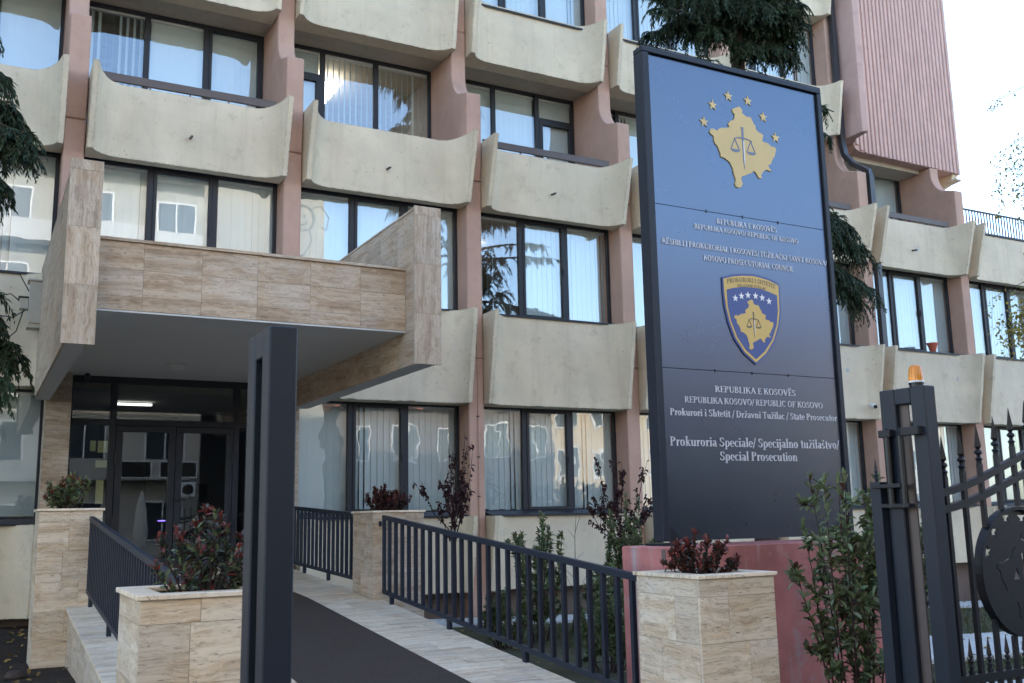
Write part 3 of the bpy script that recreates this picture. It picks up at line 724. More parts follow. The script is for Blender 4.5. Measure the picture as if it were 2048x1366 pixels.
MAP = [(-0.116,0.370),(-0.079,0.388),(-0.028,0.410),(-0.002,0.396),(0.010,0.374),(0.000,0.353),(0.040,0.331),(0.069,0.322),(0.099,0.330),(0.116,0.316),(0.131,0.285),(0.139,0.262),(0.159,0.256),(0.167,0.214),(0.190,0.194),(0.219,0.187),(0.254,0.171),(0.245,0.140),(0.237,0.110),(0.266,0.098),(0.308,0.098),(0.325,0.086),(0.348,0.071),(0.391,0.073),(0.410,0.052),(0.396,0.015),(0.386,-0.020),(0.356,-0.054),(0.344,-0.080),(0.327,-0.111),(0.293,-0.126),(0.305,-0.153),(0.333,-0.185),(0.303,-0.184),(0.261,-0.177),(0.230,-0.195),(0.210,-0.220),(0.193,-0.246),(0.203,-0.272),(0.170,-0.277),(0.153,-0.262),(0.143,-0.240),(0.121,-0.221),(0.103,-0.214),(0.078,-0.235),(0.036,-0.253),(-0.001,-0.274),(-0.043,-0.286),(-0.059,-0.312),(-0.052,-0.335),(-0.043,-0.361),(-0.057,-0.391),(-0.093,-0.409),(-0.123,-0.404),(-0.139,-0.375),(-0.122,-0.345),(-0.128,-0.313),(-0.146,-0.274),(-0.149,-0.237),(-0.164,-0.202),(-0.190,-0.168),(-0.245,-0.140),(-0.287,-0.134),(-0.292,-0.105),(-0.303,-0.074),(-0.321,-0.035),(-0.350,-0.012),(-0.362,0.019),(-0.360,0.057),(-0.395,0.074),(-0.410,0.095),(-0.391,0.122),(-0.357,0.130),(-0.318,0.116),(-0.297,0.138),(-0.264,0.156),(-0.206,0.165),(-0.171,0.174),(-0.164,0.190),(-0.178,0.206),(-0.154,0.239),(-0.120,0.259),(-0.100,0.273),(-0.091,0.303),(-0.088,0.323),(-0.107,0.333)]
STARS = [(-.466, .179), (-.35, .367), (-.153, .493), (.088, .49), (.272, .359), (.414, .172)]
def star(cx, cz, r, rot=0): return [(cx+(r if k % 2 == 0 else r*.40)*math.sin(rot+k*math.pi/5), cz+(r if k % 2 == 0 else r*.40)*math.cos(rot+k*math.pi/5)) for k in range(10)]
def emblem(cx, cz, s, yf, th, mmap, mdark, mwhite, parent):
    part('map_plate', MB().prism_y([(cx+x*s, cz+z*s) for x, z in MAP], yf-th, yf), mmap, parent)
    y0 = yf-th; e = .0025
    q = MB()
    q.prism_y([(cx+a*s, cz+b*s) for a, b in ((-.030, .205), (.010, .205), (.006, .19), (.004, .19), (.004, .085), (-.022, .085), (-.022, .19), (-.026, .19))], y0-e, y0)
    q.prism_y([(cx+a*s, cz+b*s) for a, b in ((-.021, .085), (.003, .085), (.002, -.13), (-.010, -.216), (-.020, -.13))], y0-e, y0)
    q.prism_y([(cx+a*s, cz+b*s) for a, b in ((-.125, .074), (-.06, .088), (.04, .088), (.105, .074), (.10, .082), (.04, .100), (-.06, .100), (-.12, .082))], y0-e*1.4, y0)
    for sx in (-1, 1):
        ax = -.110 if sx < 0 else .085; w = .050; zb = -.030; tk = .006
        for u, v in (((ax, .075), (ax-w, zb)), ((ax, .075), (ax+w, zb))):
            q.prism_y([(cx+(u[0]-tk)*s, cz+u[1]*s), (cx+(u[0]+tk)*s, cz+u[1]*s), (cx+(v[0]+tk)*s, cz+v[1]*s), (cx+(v[0]-tk)*s, cz+v[1]*s)], y0-e, y0)
        q.prism_y([(cx+(ax-w-.008)*s, cz+zb*s)]+[(cx+(ax+(w+.008)*math.sin(t))*s, cz+(zb-.030*math.cos(t))*s) for t in [-math.pi/2+math.pi*k/8 for k in range(1, 8)]]+[(cx+(ax+w+.008)*s, cz+zb*s)], y0-e, y0)
    part('scales_and_sword', q, mdark, parent)
    part('sword_glint', MB().prism_y([(cx+a*s, cz+b*s) for a, b in ((-.008, .07), (.002, .07), (.001, -.12), (-.008, -.19))], y0-e*1.6, y0-e*1.02), mwhite, parent)
emblem(5.025, 4.9965, 1.0, PY, .010, 'gold_plate', 'slate_print', 'white_print', sg)
for sx, sz in STARS: part('star', MB().prism_y(star(5.025+sx, 4.9965+sz, .055), PY-.008, PY), 'gold_plate', sg)
SH = [(4.664, 3.701), (4.781, 3.736), (4.908, 3.756), (5.03, 3.765), (5.13, 3.756), (5.24, 3.738), (5.354, 3.698), (5.355, 3.571), (5.351, 3.431), (5.322, 3.291), (5.25, 3.135), (5.14, 3.005), (5.006, 2.912), (4.87, 3.005), (4.765, 3.135), (4.703, 3.291), (4.672, 3.431), (4.662, 3.571)]
SC = (5.008, 3.36)
def inset(P, d, top=None):
    out = []
    for x, z in P:
        vx, vz = x-SC[0], z-SC[1]; l = math.hypot(vx, vz); out.append((x-vx/l*d, z-vz/l*d))
    return out
part('crest_back', MB().prism_y(SH, PY-.012, PY), 'navy_print', sg)
part('crest_border', MB().prism_y(inset(SH, .020), PY-.014, PY-.0122), 'gold_print', sg)
inn = [(4.706, 3.588), (4.803, 3.614), (4.91, 3.630), (5.01, 3.634), (5.11, 3.630), (5.21, 3.612), (5.312, 3.585), (5.310, 3.43), (5.284, 3.30), (5.216, 3.155), (5.115, 3.04), (5.007, 2.962), (4.895, 3.04), (4.80, 3.155), (4.738, 3.30), (4.710, 3.43)]
part('crest_field', MB().prism_y(inn, PY-.016, PY-.0142), 'navy_print', sg)
emblem(5.01, 3.283, .575, PY-.0162, .002, 'gold_print', 'grey_print', 'white_print', sg)
for sx, sz in ((4.802, 3.515), (4.876, 3.541), (4.955, 3.556), (5.046, 3.557), (5.126, 3.547), (5.208, 3.52)): part('star', MB().prism_y(star(sx, sz, .036), PY-.018, PY-.0162), 'white_print', sg)
# stroke lettering with serifs
def glyph(ch):
    T, h = .145, .05; x = .66; P = []; 
    def L(x0, y0, x1, y1, w):
        dx, dy = x1-x0, y1-y0; l = math.hypot(dx, dy) or 1
        if abs(dy) > abs(dx)*.3: P.append([(x0-w/2, y0), (x0+w/2, y0), (x1+w/2, y1), (x1-w/2, y1)])
        else: P.append([(x0, y0-w/2), (x1, y1-w/2), (x1, y1+w/2), (x0, y0+w/2)])
    def A(cx, cy, rx, ry, a0, a1, thick=T, thin=h, n=14):
        o_, i_ = [], []
        for k in range(n+1):
            t_ = R(a0+(a1-a0)*k/n); w = thin+(thick-thin)*abs(math.cos(t_))
            o_.append((cx+rx*math.cos(t_), cy+ry*math.sin(t_))); i_.append((cx+(rx-w)*math.cos(t_), cy+(ry-min(w, thin*1.6))*math.sin(t_)))
        for k in range(n): P.append([o_[k], o_[k+1], i_[k+1], i_[k]])
    def S(cx, y, w=.30): P.append([(cx-w/2, y-h/2+ (h/2 if y < .1 else -h/2 if y > .6 else 0)), (cx+w/2, y-h/2+(h/2 if y < .1 else -h/2 if y > .6 else 0)), (cx+w/2, y+h/2+(h/2 if y < .1 else -h/2 if y > .6 else 0)), (cx-w/2, y+h/2+(h/2 if y < .1 else -h/2 if y > .6 else 0))])
    def stem(cx, y0, y1, w=T, s0=1, s1=1):
        L(cx, y0, cx, y1, w)
        if s0: S(cx, y0)
        if s1: S(cx, y1)
    base_, dia = {'Ë': ('E', '"'), 'Ž': ('Z', 'v'), 'Č': ('C', 'v'), 'ž': ('z', 'v'), 'š': ('s', 'v'), 'Š': ('S', 'v')}.get(ch, (ch, None))
    c = base_; w = .8
    if c == 'I': stem(.2, 0, 1); w = .42
    elif c == 'L': stem(.2, 0, 1); L(.1, .025, .66, .025, h); L(.64, 0, .64, .2, h); w = .72
    elif c in 'EF':
        stem(.2, 0, 1); L(.1, .975, .64, .975, h); L(.62, .82, .62, 1, h); L(.2, .53, .5, .53, h); L(.5, .42, .5, .64, h*.8); w = .72
        if c == 'E': L(.1, .025, .66, .025, h); L(.65, 0, .65, .2, h)
    elif c == 'H': stem(.2, 0, 1); stem(.74, 0, 1); L(.2, .52, .74, .52, h); w = .95
    elif c == 'T': stem(.38, 0, 1, T, 1, 0); L(.06, .975, .70, .975, h); L(.06, .8, .06, 1, h); L(.70, .8, .70, 1, h); w = .78
    elif c == 'N': stem(.16, 0, 1, h); stem(.76, 0, 1, h); L(.20, 1, .72, 0, T*1.1); w = .92
    elif c == 'K': stem(.2, 0, 1); L(.26, .42, .70, 1, h*1.4); L(.42, .60, .76, 0, T*1.15); S(.70, 1, .24); S(.76, 0, .26); w = .88
    elif c == 'A': L(.12, 0, .42, 1, h*1.4); L(.42, 1, .76, 0, T*1.2); L(.2, .34, .62, .34, h); S(.12, 0, .24); S(.76, 0, .28); w = .88
    elif c == 'V': L(.12, 1, .44, 0, T*1.2); L(.44, 0, .74, 1, h*1.4); S(.12, 1, .28); S(.74, 1, .24); w = .85
    elif c == 'v': L(.10, x, .34, 0, T*1.15); L(.34, 0, .56, x, h*1.4); S(.10, x, .22); S(.56, x, .18); w = .66
    elif c == 'U': L(.2, .32, .2, 1, T); S(.2, 1); L(.72, .32, .72, 1, h); S(.72, 1, .22); A(.46, .32, .335, .32, 180, 360, T, h); w = .9
    elif c in 'RP':
        stem(.2, 0, 1); A(.36, .745, .31, .255, 90, -90); L(.2, .975, .38, .975, h); L(.2, .515, .38, .515, h); w = .76
        if c == 'R': L(.40, .5, .74, 0, T*1.1); S(.76, 0, .2); w = .86
    elif c == 'B': stem(.2, 0, 1); A(.36, .76, .28, .24, 90, -90); A(.36, .275, .33, .275, 90, -90); L(.2, .975, .4, .975, h); L(.2, .53, .4, .53, h); L(.2, .025, .4, .025, h); w = .78
    elif c == 'D': stem(.2, 0, 1); A(.36, .5, .46, .5, 90, -90); L(.2, .975, .38, .975, h); L(.2, .025, .38, .025, h); w = .92
    elif c == 'O': A(.47, .5, .40, .52, 0, 360, n=26); w = .95
    elif c == 'C': A(.47, .5, .40, .52, 48, 312, n=22); L(.74, .68, .74, .98, h); w = .86
    elif c == 'S': A(.35, .74, .25, .27, 40, 270, T*.9); A(.35, .26, .27, .27, 90, -140, T*.9); L(.58, .72, .58, .95, h); L(.08, .06, .08, .28, h); w = .70
    elif c == 'Z': L(.1, .975, .66, .975, h); L(.1, .025, .68, .025, h); L(.12, 0, .64, 1, T*1.1); L(.67, .02, .67, .2, h); w = .76
    elif c == 'o': A(.31, x/2, .27, x/2+.02, 0, 360, n=22); w = .66
    elif c == 'c': A(.31, x/2, .27, x/2+.02, 45, 315, n=18); w = .56
    elif c == 'e': A(.31, x/2, .27, x/2+.02, 0, 315, n=20); L(.08, x*.52, .56, x*.52, h); w = .60
    elif c == 'a': stem(.43, 0, x*.7, T, 0, 0); L(.43, 0, .56, 0.03, h); A(.29, x*.68, .21, x*.34, 0, 150); A(.27, x*.27, .22, x*.29, 60, 300); w = .60
    elif c == 'r': stem(.18, 0, x); A(.40, x*.66, .2, x*.34, 50, 170, T, h); w = .50
    elif c == 'n': stem(.18, 0, x); L(.54, 0, .54, x*.6, T); S(.54, 0, .28); A(.38, x*.6, .235, x*.42, 0, 170, T, h); w = .74
    elif c == 'h': stem(.18, 0, 1.05); L(.54, 0, .54, x*.6, T); S(.54, 0, .28); A(.38, x*.6, .235, x*.42, 0, 170, T, h); w = .74
    elif c == 'u': L(.18, x*.3, .18, x, T); S(.14, x, .2); stem(.54, 0, x, T, 0, 0); S(.58, 0, .2); A(.34, x*.32, .235, x*.34, 180, 350, T, h); w = .74
    elif c == 'i': stem(.18, 0, x); P.append([(.18+.09*math.cos(t_), .90+.09*math.sin(t_)) for t_ in [2*math.pi*k/8 for k in range(8)]]); w = .37
    elif c == 'l': stem(.18, 0, 1.05); w = .37
    elif c == 'j': L(.18, -.12, .18, x, T); S(.14, x, .22); A(.02, -.12, .235, .17, 270, 360, T, h); P.append([(.18+.09*math.cos(t_), .90+.09*math.sin(t_)) for t_ in [2*math.pi*k/8 for k in range(8)]]); w = .37
    elif c == 'k': stem(.18, 0, 1.05); L(.22, .26, .48, x, h*1.3); L(.32, .42, .54, 0, T); S(.50, x, .2); S(.56, 0, .22); w = .66
    elif c == 'p': stem(.18, -.30, x, T, 1, 0); A(.36, x/2, .27, x/2+.02, 150, -150, T, h); w = .68
    elif c == 't': L(.22, .08, .22, .88, T); L(.04, x-.03, .40, x-.03, h); A(.34, .12, .19, .14, 180, 320, T, h); w = .43
    elif c == 's': A(.25, x*.73, .18, x*.28, 40, 270, T*.9); A(.25, x*.26, .2, x*.28, 90, -140, T*.9); w = .50
    elif c == 'z': L(.06, x-.03, .5, x-.03, h); L(.06, .025, .52, .025, h); L(.1, 0, .46, x, T); w = .57
    elif c == '/': L(.03, -.14, .38, 1.06, h*1.3); w = .36
    elif c == ' ': w = .32
    if dia:
        up_ = c.isupper(); yb = 1.10 if up_ else .80; cx = w*.46
        if dia == '"':
            for dx in (-.15, .15): P.append([(cx+dx+.08*math.cos(t_), yb+.08+.08*math.sin(t_)) for t_ in [2*math.pi*k/8 for k in range(8)]])
        else:
            L(cx-.18, yb+.2, cx, yb, .07); L(cx, yb, cx+.18, yb+.2, .07)
    return P, w
def text_line(s, x0, x1, zb, caph, yf, depth, mat, parent, arc=None, bold=1.0):
    tot = sum(glyph(c)[1] for c in s); k = (x1-x0)/tot; x = x0; q = MB(); single_letters = depth > .003
    for c in s:
        P, w = glyph(c)
        if single_letters: q = MB()
        for poly in P:
            pts = []
            ar = sum(poly[i][0]*poly[(i+1) % len(poly)][1]-poly[(i+1) % len(poly)][0]*poly[i][1] for i in range(len(poly)))
            if ar < 0: poly = poly[::-1]
            for a, b in poly:
                X_ = x+a*k; Z_ = zb+b*caph
                if arc: Z_ += arc*(1-((X_-(x0+x1)/2)/((x1-x0)/2))**2)
                pts.append((X_, Z_))
            q.prism_y(pts, yf-depth-random.uniform(0, .0006), yf)
        x += w*k
        if single_letters and P: part('letter', q, mat, parent)
    if not single_letters: part('printed_text', q, mat, parent, kind='stuff')
for s, a, b, z, h_ in (('REPUBLIKA E KOSOVËS', 4.641, 5.373, 4.204, .050), ('REPUBLIKA KOSOVO/ REPUBLIC OF KOSOVO', 4.378, 5.644, 4.126, .046), ('KËSHILLI PROKURORIAL I KOSOVËS/ TUŽILAČKI SAVET KOSOVA/', 4.007, 5.998, 3.945, .050), ('KOSOVO PROSECUTORIAL COUNCIL', 4.467, 5.558, 3.840, .050),
                     ('REPUBLIKA E KOSOVËS', 4.515, 5.473, 2.643, .056), ('REPUBLIKA KOSOVO/ REPUBLIC OF KOSOVO', 4.171, 5.806, 2.538, .054), ('Prokurori i Shtetit / Državni Tužilac / State Prosecutor', 4.007, 5.979, 2.423, .060), ('Prokuroria Speciale/ Specijalno tužilaštvo/', 3.992, 5.978, 2.161, .078), ('Special Prosecution', 4.529, 5.443, 2.040, .078)):
    text_line(s, a, b, z, h_, PY, .008, 'silver_letter', sg)
text_line('PROKURORI I SHTETIT', 4.715, 5.300, 3.645, .042, PY-.0142, .0016, 'grey_print', sg, arc=.036)
text_line('DRAŽAVNI TUŽILAC', 4.835, 5.185, 3.622, .026, PY-.0142, .0016, 'grey_print', sg, arc=.012)

# ------------------------------------------------------------------ gate
def finial(q, x, y, z, s=1.0):
    n = 8
    q.lathe([(.017*s, z), (.017*s, z+.02*s), (.024*s, z+.03*s), (.012*s, z+.042*s), (.012*s, z+.055*s), (.026*s, z+.068*s), (.022*s, z+.08*s), (.012*s, z+.09*s)], x, y, n)
    q.lathe([(.010*s, z+.09*s), (.026*s, z+.108*s), (.0015, z+.25*s)], x, y, 4)
def slot_post(name, label, x0, x1, y0, y1, zt, zs):
    p = thing(name, label, 'gate post', ((x0+x1)/2, (y0+y1)/2, -.1), 'slotted gate posts')
    d = (y1-y0)
    q = MB(); q.box(x0, x1, y0, y0+d*.31, -.15, zt); q.box(x0, x1, y0+d*.66, y1, -.15, zt); q.box(x0+.001, x1-.001, y0+d*.31, y0+d*.66, zs, zt-.001)
    part('shaft', q, 'post_metal', p, .006); return p
gp = slot_post('gate_post', 'dark slotted metal gate post with amber lamp on top at right', 3.765, 3.865, -12.28, -11.94, 2.325, 2.225)
lp = slot_post('gate_post', 'dark slotted metal gate post in the left foreground', -.185, -.065, -12.28, -11.92, 2.40, 2.28)
part('inner_plate', MB().box(-.11, -.10, -12.165, -12.04, -.1, 2.279), 'post_metal', lp)
part('inner_plate', MB().box(3.80, 3.812, -12.125, -12.057, -.1, 2.224), 'bronze_metal', gp)
for k, (yy, zz) in enumerate(((-12.10, 2.05), (-12.0, 2.05))):
    part('hinge_cylinder', MB().tube([(3.735, yy-.05*k*0, 2.03), (3.735, yy, 1.60)], .022, 10), 'black_rubber', gp, smooth=False)
    part('hinge_pin', MB().tube([(3.735, yy, 2.085), (3.735, yy, 1.60)], .009, 8), 'iron_metal', gp)
part('hinge_bracket', MB().box(3.715, 3.768, -12.04, -11.95, 2.03, 2.075), 'iron_metal', gp, .003); part('hinge_bracket', MB().box(3.715, 3.768, -12.25, -12.12, 2.03, 2.08), 'iron_metal', gp, .003)
part('hinge_bracket', MB().box(3.715, 3.768, -12.14, -11.92, 1.60, 1.625), 'iron_metal', gp, .003); part('hinge_bracket', MB().box(3.70, 3.768, -12.10, -11.88, 1.72, 1.745), 'iron_metal', gp, .003)
q = MB().box(3.72, 3.79, -11.93, -11.85, -.1, 1.76); finial(q, 3.74, -11.89, 1.76, .6)
sti = single('gate_stile', q, 'post_metal', 'dark box section stile of the opened gate leaf with a small spear tip', 'gate', bevel=.003)
bc = thing('warning_beacon', 'amber warning beacon lamp on top of the right gate post', 'lamp', (3.815, -12.19, 2.326))
q = MB().lathe([(.042, 2.326), (.042, 2.34), (.046, 2.342), (.046, 2.352), (.0, 2.352)], 3.815, -12.19, 18); part('base', q, 'black_rubber', bc)
q = MB().lathe([(.047, 2.352), (.047, 2.362), (.0, 2.362)], 3.815, -12.19, 18); part('collar', q, 'white_plastic', bc)
q = MB(); n = 36
def lens_ring(r, z): return [(3.815+(r+(.0016 if k % 2 else 0))*math.cos(2*math.pi*k/n), -12.19+(r+(.0016 if k % 2 else 0))*math.sin(2*math.pi*k/n), z) for k in range(n)]
q.loft([lens_ring(.043, 2.362), lens_ring(.041, 2.40), lens_ring(.037, 2.435), lens_ring(.031, 2.452), lens_ring(.018, 2.460), lens_ring(.004, 2.462)]); part('lens', q, 'amber_lens', bc)
# right hand gate leaf
gl = thing('gate_leaf', 'dark wrought iron gate leaf with spear tips and round emblem at the right edge', 'gate', (4.7, -12.15, 0))
GY = -12.15
def rail_z(x, z0, z1):
    t = max(0, min(1, (x-3.9)/1.5)); return z0+(z1-z0)*(.25*t+.75*(3*t*t-2*t*t*t))
for z0, z1, hh in ((1.675, 2.06, .045), (1.575, 1.93, .045)):
    rings = []
    for k in range(25):
        xx = 3.866+k*.115; z = rail_z(xx, z0, z1)
        rings.append([(xx, GY-.02, z-hh/2), (xx, GY+.02, z-hh/2), (xx, GY+.02, z+hh/2), (xx, GY-.02, z+hh/2)])
    part('curved_rail', MB().loft(rings), 'iron_metal', gl)
part('bottom_rail', MB().box(3.866, 6.6, GY-.02, GY+.02, .56, .605), 'iron_metal', gl); part('bottom_rail', MB().box(3.866, 6.6, GY-.02, GY+.02, .10, .145), 'iron_metal', gl)
DC = (4.675, 1.19); DR = .405
for k in range(15):
    xx = 4.04+k*.169; zt = rail_z(xx, 1.675, 2.06)+.09
    q = MB(); w = .014
    dx = xx-DC[0]
    if abs(dx) < DR:
        hh = math.sqrt(DR*DR-dx*dx); q.box(xx-w, xx+w, GY-w, GY+w, .05, DC[1]-hh-.005); part('bar', q, 'iron_metal', gl); q = MB(); q.box(xx-w, xx+w, GY-w, GY+w, DC[1]+hh+.005, zt)
    else: q.box(xx-w, xx+w, GY-w, GY+w, .05, zt)
    part('bar', q, 'iron_metal', gl); q = MB(); finial(q, xx, GY, zt); part('spear_tip', q, 'iron_metal', gl)
    if k < 14:
        q = MB().box(xx+.0845-.012, xx+.0845+.012, GY-.012, GY+.012, .10, .63); finial(q, xx+.0845, GY, .63, .75); part('short_bar', q, 'iron_metal', gl)
def filled(name, outer, holes, y0, y1, mat, parent):
    cu = bpy.data.curves.new(name, 'CURVE'); cu.dimensions = '2D'; cu.fill_mode = 'BOTH'; cu.extrude = (y1-y0)/2
    for poly in [outer]+holes:
        sp = cu.splines.new('POLY'); sp.points.add(len(poly)-1); sp.use_cyclic_u = True
        for p, (a, b) in zip(sp.points, poly): p.co = (a, b, 0, 1)
    tmp = bpy.data.objects.new('tmp', cu); col.objects.link(tmp)
    dg = bpy.context.evaluated_depsgraph_get(); me = bpy.data.meshes.new_from_object(tmp.evaluated_get(dg)); bpy.data.objects.remove(tmp); bpy.data.curves.remove(cu)
    me.transform(Matrix.Translation((0, (y0+y1)/2, 0)) @ Matrix.Rotation(R(90), 4, 'X')); me.materials.clear(); me.materials.append(MAT[mat]); me.name = name
    return link(name, me, parent)
circ = [(DC[0]+(DR-.02)*math.cos(2*math.pi*k/48), DC[1]+(DR-.02)*math.sin(2*math.pi*k/48)) for k in range(48)]
ms = .66; cxm, czm = DC[0]+.03, DC[1]-.03
mo = [(cxm+x*ms, czm+z*ms) for x, z in MAP]
sw = [(cxm-.012, czm+.14), (cxm+.012, czm+.14), (cxm+.012, czm-.10), (cxm, czm-.15), (cxm-.012, czm-.10)]
holes = [star(DC[0]+a_*.66, DC[1]+.01+b_*.66, .048) for a_, b_ in STARS]
pans = [[(cxm+s_*.075-.035, czm-.02), (cxm+s_*.075+.035, czm-.02), (cxm+s_*.075, czm+.055)] for s_ in (-1, 1)]
# the outline is cut as open slots so the map stays joined to the disc
def slot(a_, b_, w_=.0045):
    i_ = list(range(a_, b_, 2)); o1, o2 = [], []
    for k, j in enumerate(i_):
        p0 = Vector(mo[i_[max(k-1, 0)] % len(mo)]); p1 = Vector(mo[i_[min(k+1, len(i_)-1)] % len(mo)]); t_ = (p1-p0).normalized(); n_ = Vector((-t_.y, t_.x)); p = Vector(mo[j % len(mo)])
        o1.append(tuple(p+n_*w_)); o2.append(tuple(p-n_*w_))
    return o1+o2[::-1]
holes += [slot(3, 21), slot(24, 38), slot(44, 60), slot(62, 83)]+pans+[sw]
filled('emblem_disc', circ, holes, GY-.006, GY+.006, 'iron_metal', gl)
rings = []
q = MB()
for k in range(49):
    a = 2*math.pi*k/48; rings.append([(DC[0]+r_*math.cos(a), GY+yy, DC[1]+r_*math.sin(a)) for r_, yy in ((DR-.022, -.03), (DR, -.03), (DR, .03), (DR-.022, .03))])
q.loft(rings, caps=False); part('emblem_ring', q, 'iron_metal', gl)
# braces standing behind the gate
for (x, y0_, lab) in ((5.15, -11.2, 'dark steel brace bracket on the lawn behind the gate'), (3.86, -9.95, 'dark steel brace bracket against the red base')):
    q = MB().prism_y([(x-.03, -.3), (x+.12, -.3), (x+.03, .38), (x+.035, .50), (x+.07, .62), (x+.07, .66), (x-.03, .66)], y0_, y0_+.012)
    single('steel_brace', q, 'post_metal', lab, 'bracket')
# flower pot on a sill
fp = thing('flower_pot', 'small terracotta flower pot on the first floor window sill at right', 'pot', (19.5, .10, 5.36))
part('bowl', MB().lathe([(.07, 5.385), (.12, 5.56), (.135, 5.56), (.14, 5.60), (.125, 5.60), (.11, 5.57), (.0, 5.57)], 19.5, .10, 16), 'terracotta', fp, smooth=False)
part('soil', MB().lathe([(.118, 5.575), (.0, 5.58)], 19.5, .10, 12), 'soil', fp)

# ------------------------------------------------------------------ plants
def leaf(q, p, d, L, wd, m, rg, droop=0.0):
    d = d.normalized(); s = d.cross(Vector((0, 0, 1)))
    if s.length < .05: s = Vector((1, 0, 0))
    s = (s.normalized()+Vector((rg.uniform(-.5, .5), rg.uniform(-.5, .5), rg.uniform(-.5, .5)))); s = (s-d*s.dot(d)).normalized()
    nrm = s.cross(d); b = len(q.v)
    tip = p+d*L-Vector((0, 0, droop*L))-nrm*L*.10; w_ = wd*.5; l1 = p+d*L*.28+nrm*wd*.16; l2 = p+d*L*.68+nrm*wd*.12
    q.v += [tuple(p), tuple(l1-s*w_*.86), tuple(l2-s*w_*.92), tuple(tip), tuple(l2+s*w_*.92), tuple(l1+s*w_*.86)]
    q.f += [(b, b+3, b+2, b+1), (b, b+5, b+4, b+3)]; q.m += [m]*2
def rv(rg): 
    v = Vector((rg.gauss(0, 1), rg.gauss(0, 1), rg.gauss(0, 1))); return v.normalized()
def shrub(name, label, cat, base_, h, spread, nst, nlf, L, mats, red, seed, group=None, low=.12, bend=.3, tipred=True, twigr=.006, side=2, topfall=.35, sidelen=1.0):
    rg = random.Random(seed); t_ = thing(name, label, cat, base_, group); b = Vector(base_); q = MB(); st = MB()
    for i in range(nst):
        a = rg.uniform(0, 2*math.pi); rr = spread*math.sqrt(rg.random()); hh = h*(1-topfall*(rr/spread)**2)*rg.uniform(.62, 1.03)
        end = b+Vector((math.cos(a)*rr, math.sin(a)*rr, hh)); s0 = b+Vector((math.cos(a)*rr*.35, math.sin(a)*rr*.35, 0))
        off = rv(rg)*bend*spread*.4; pts = []
        for k in range(9):
            u = k/8; p = s0.lerp(end, u)+off*math.sin(u*math.pi)+rv(rg)*.006; pts.append(p)
        st.tube(pts, [twigr*(1.3-u_*.9/8) for u_ in range(9)], 4)
        lines = [(pts, 1.0)]
        for k in range(side):
            j = rg.randint(2, 7); d = (rv(rg)+Vector((0, 0, .6))).normalized()*hh*rg.uniform(.10, .24)*sidelen; sp = [pts[j]+d*u for u in (0, .35, .7, 1)]; sp[3] += Vector((0, 0, .03)); st.tube(sp, twigr*.55, 3); lines.append((sp, .45))
        for ln, wgt in lines:
            for k in range(int(nlf*wgt)):
                u = low+(1-low)*math.sqrt(rg.random()) if wgt == 1 else rg.uniform(.2, 1)
                f_ = u*(len(ln)-1); j = min(int(f_), len(ln)-2); p = ln[j].lerp(ln[j+1], f_-j)
                d = (ln[j+1]-ln[j]).normalized()*rg.uniform(.2, .9)+rv(rg)*.8; d.z += .15
                top = u > .9 and rg.random() < red*1.6 if tipred else rg.random() < red
                m = 1 if top or rg.random() < red*.16 else (2 if len(mats) > 2 and rg.random() < .3 else 0)
                leaf(q, p, d, L*rg.uniform(.6, 1.15), L*rg.uniform(.34, .5), m, rg)
            if wgt == 1:
                for k in range(5):
                    leaf(q, ln[-1]-Vector((0, 0, .01*k)), Vector((rg.uniform(-.6, .6), rg.uniform(-.6, .6), 1)), L*rg.uniform(.6, 1), L*.34, 1 if rg.random() < red*1.5 else 0, rg)
    part('foliage', q, mats, t_, kind='stuff'); part('stems', st, 'twig', t_, kind='stuff'); return t_
PG = 'red tipped shrubs in the planters'
shrub('planter_shrub', 'red tipped photinia in the near left planter', 'shrub', (-.06, -10.47, 1.15), .54, .30, 26, 38, .058, ['leaf_dark', 'leaf_red', 'leaf_green'], .40, 1, PG, .02, .2, True, .006, 1, .55, .5)
shrub('planter_shrub', 'low maroon shrub in the near right planter below the sign', 'shrub', (3.44, -10.5, 1.09), .43, .29, 28, 36, .052, ['leaf_rust', 'leaf_red', 'leaf_dark'], .45, 2, PG, .03, .2, True, .006, 1, .55, .5)
shrub('planter_shrub', 'thin green shrub in the planter under the left canopy beam', 'shrub', (-.27, -4.28, 1.69), .46, .28, 22, 34, .065, ['leaf_green', 'leaf_red', 'leaf_dark'], .3, 3, PG, .08)
shrub('planter_shrub', 'dense dark red shrub in the planter between the right railings', 'shrub', (3.44, -4.25, 1.61), .42, .33, 44, 38, .045, ['leaf_rust', 'leaf_red', 'leaf_maroon'], .3, 4, PG, .04, .2, True, .006, 2, .45, .6)
shrub('photinia_bush', 'tall leafy green bush before the sign base beside the gate post', 'bush', (4.95, -10.45, -.15), 2.2, .44, 16, 44, .088, ['leaf_green', 'leaf_rust', 'leaf_green'], .14, 6, None, .04, .25, True, .009, 7, .12, .55)
GS = 'evergreen shrubs behind the ramp railing'
for k, (x, y, h, s, ns, nl, lab) in enumerate(((6.0, -3.6, 1.85, .45, 18, 70, 'leafy evergreen shrub behind the middle of the long railing'), (7.75, -3.6, 2.1, .48, 22, 76, 'tall evergreen shrub behind the railing left of the red base'), (6.75, -4.4, 1.2, .5, 18, 64, 'low evergreen shrub seen through the railing bars'), (5.15, -4.2, .75, .35, 14, 60, 'small leafy plant low behind the railing near the middle planter'), (5.2, -6.6, 1.05, .5, 18, 64, 'bushy shrub behind the near end of the long railing'))):
    shrub('evergreen_shrub', lab, 'shrub', (x, y, ground_z(x, y)), h, s, ns, nl, .085, ['leaf_green', 'leaf_rust', 'leaf_green'], .10, 20+k, GS, .08, .3, True, .008, 4, .2, .6)
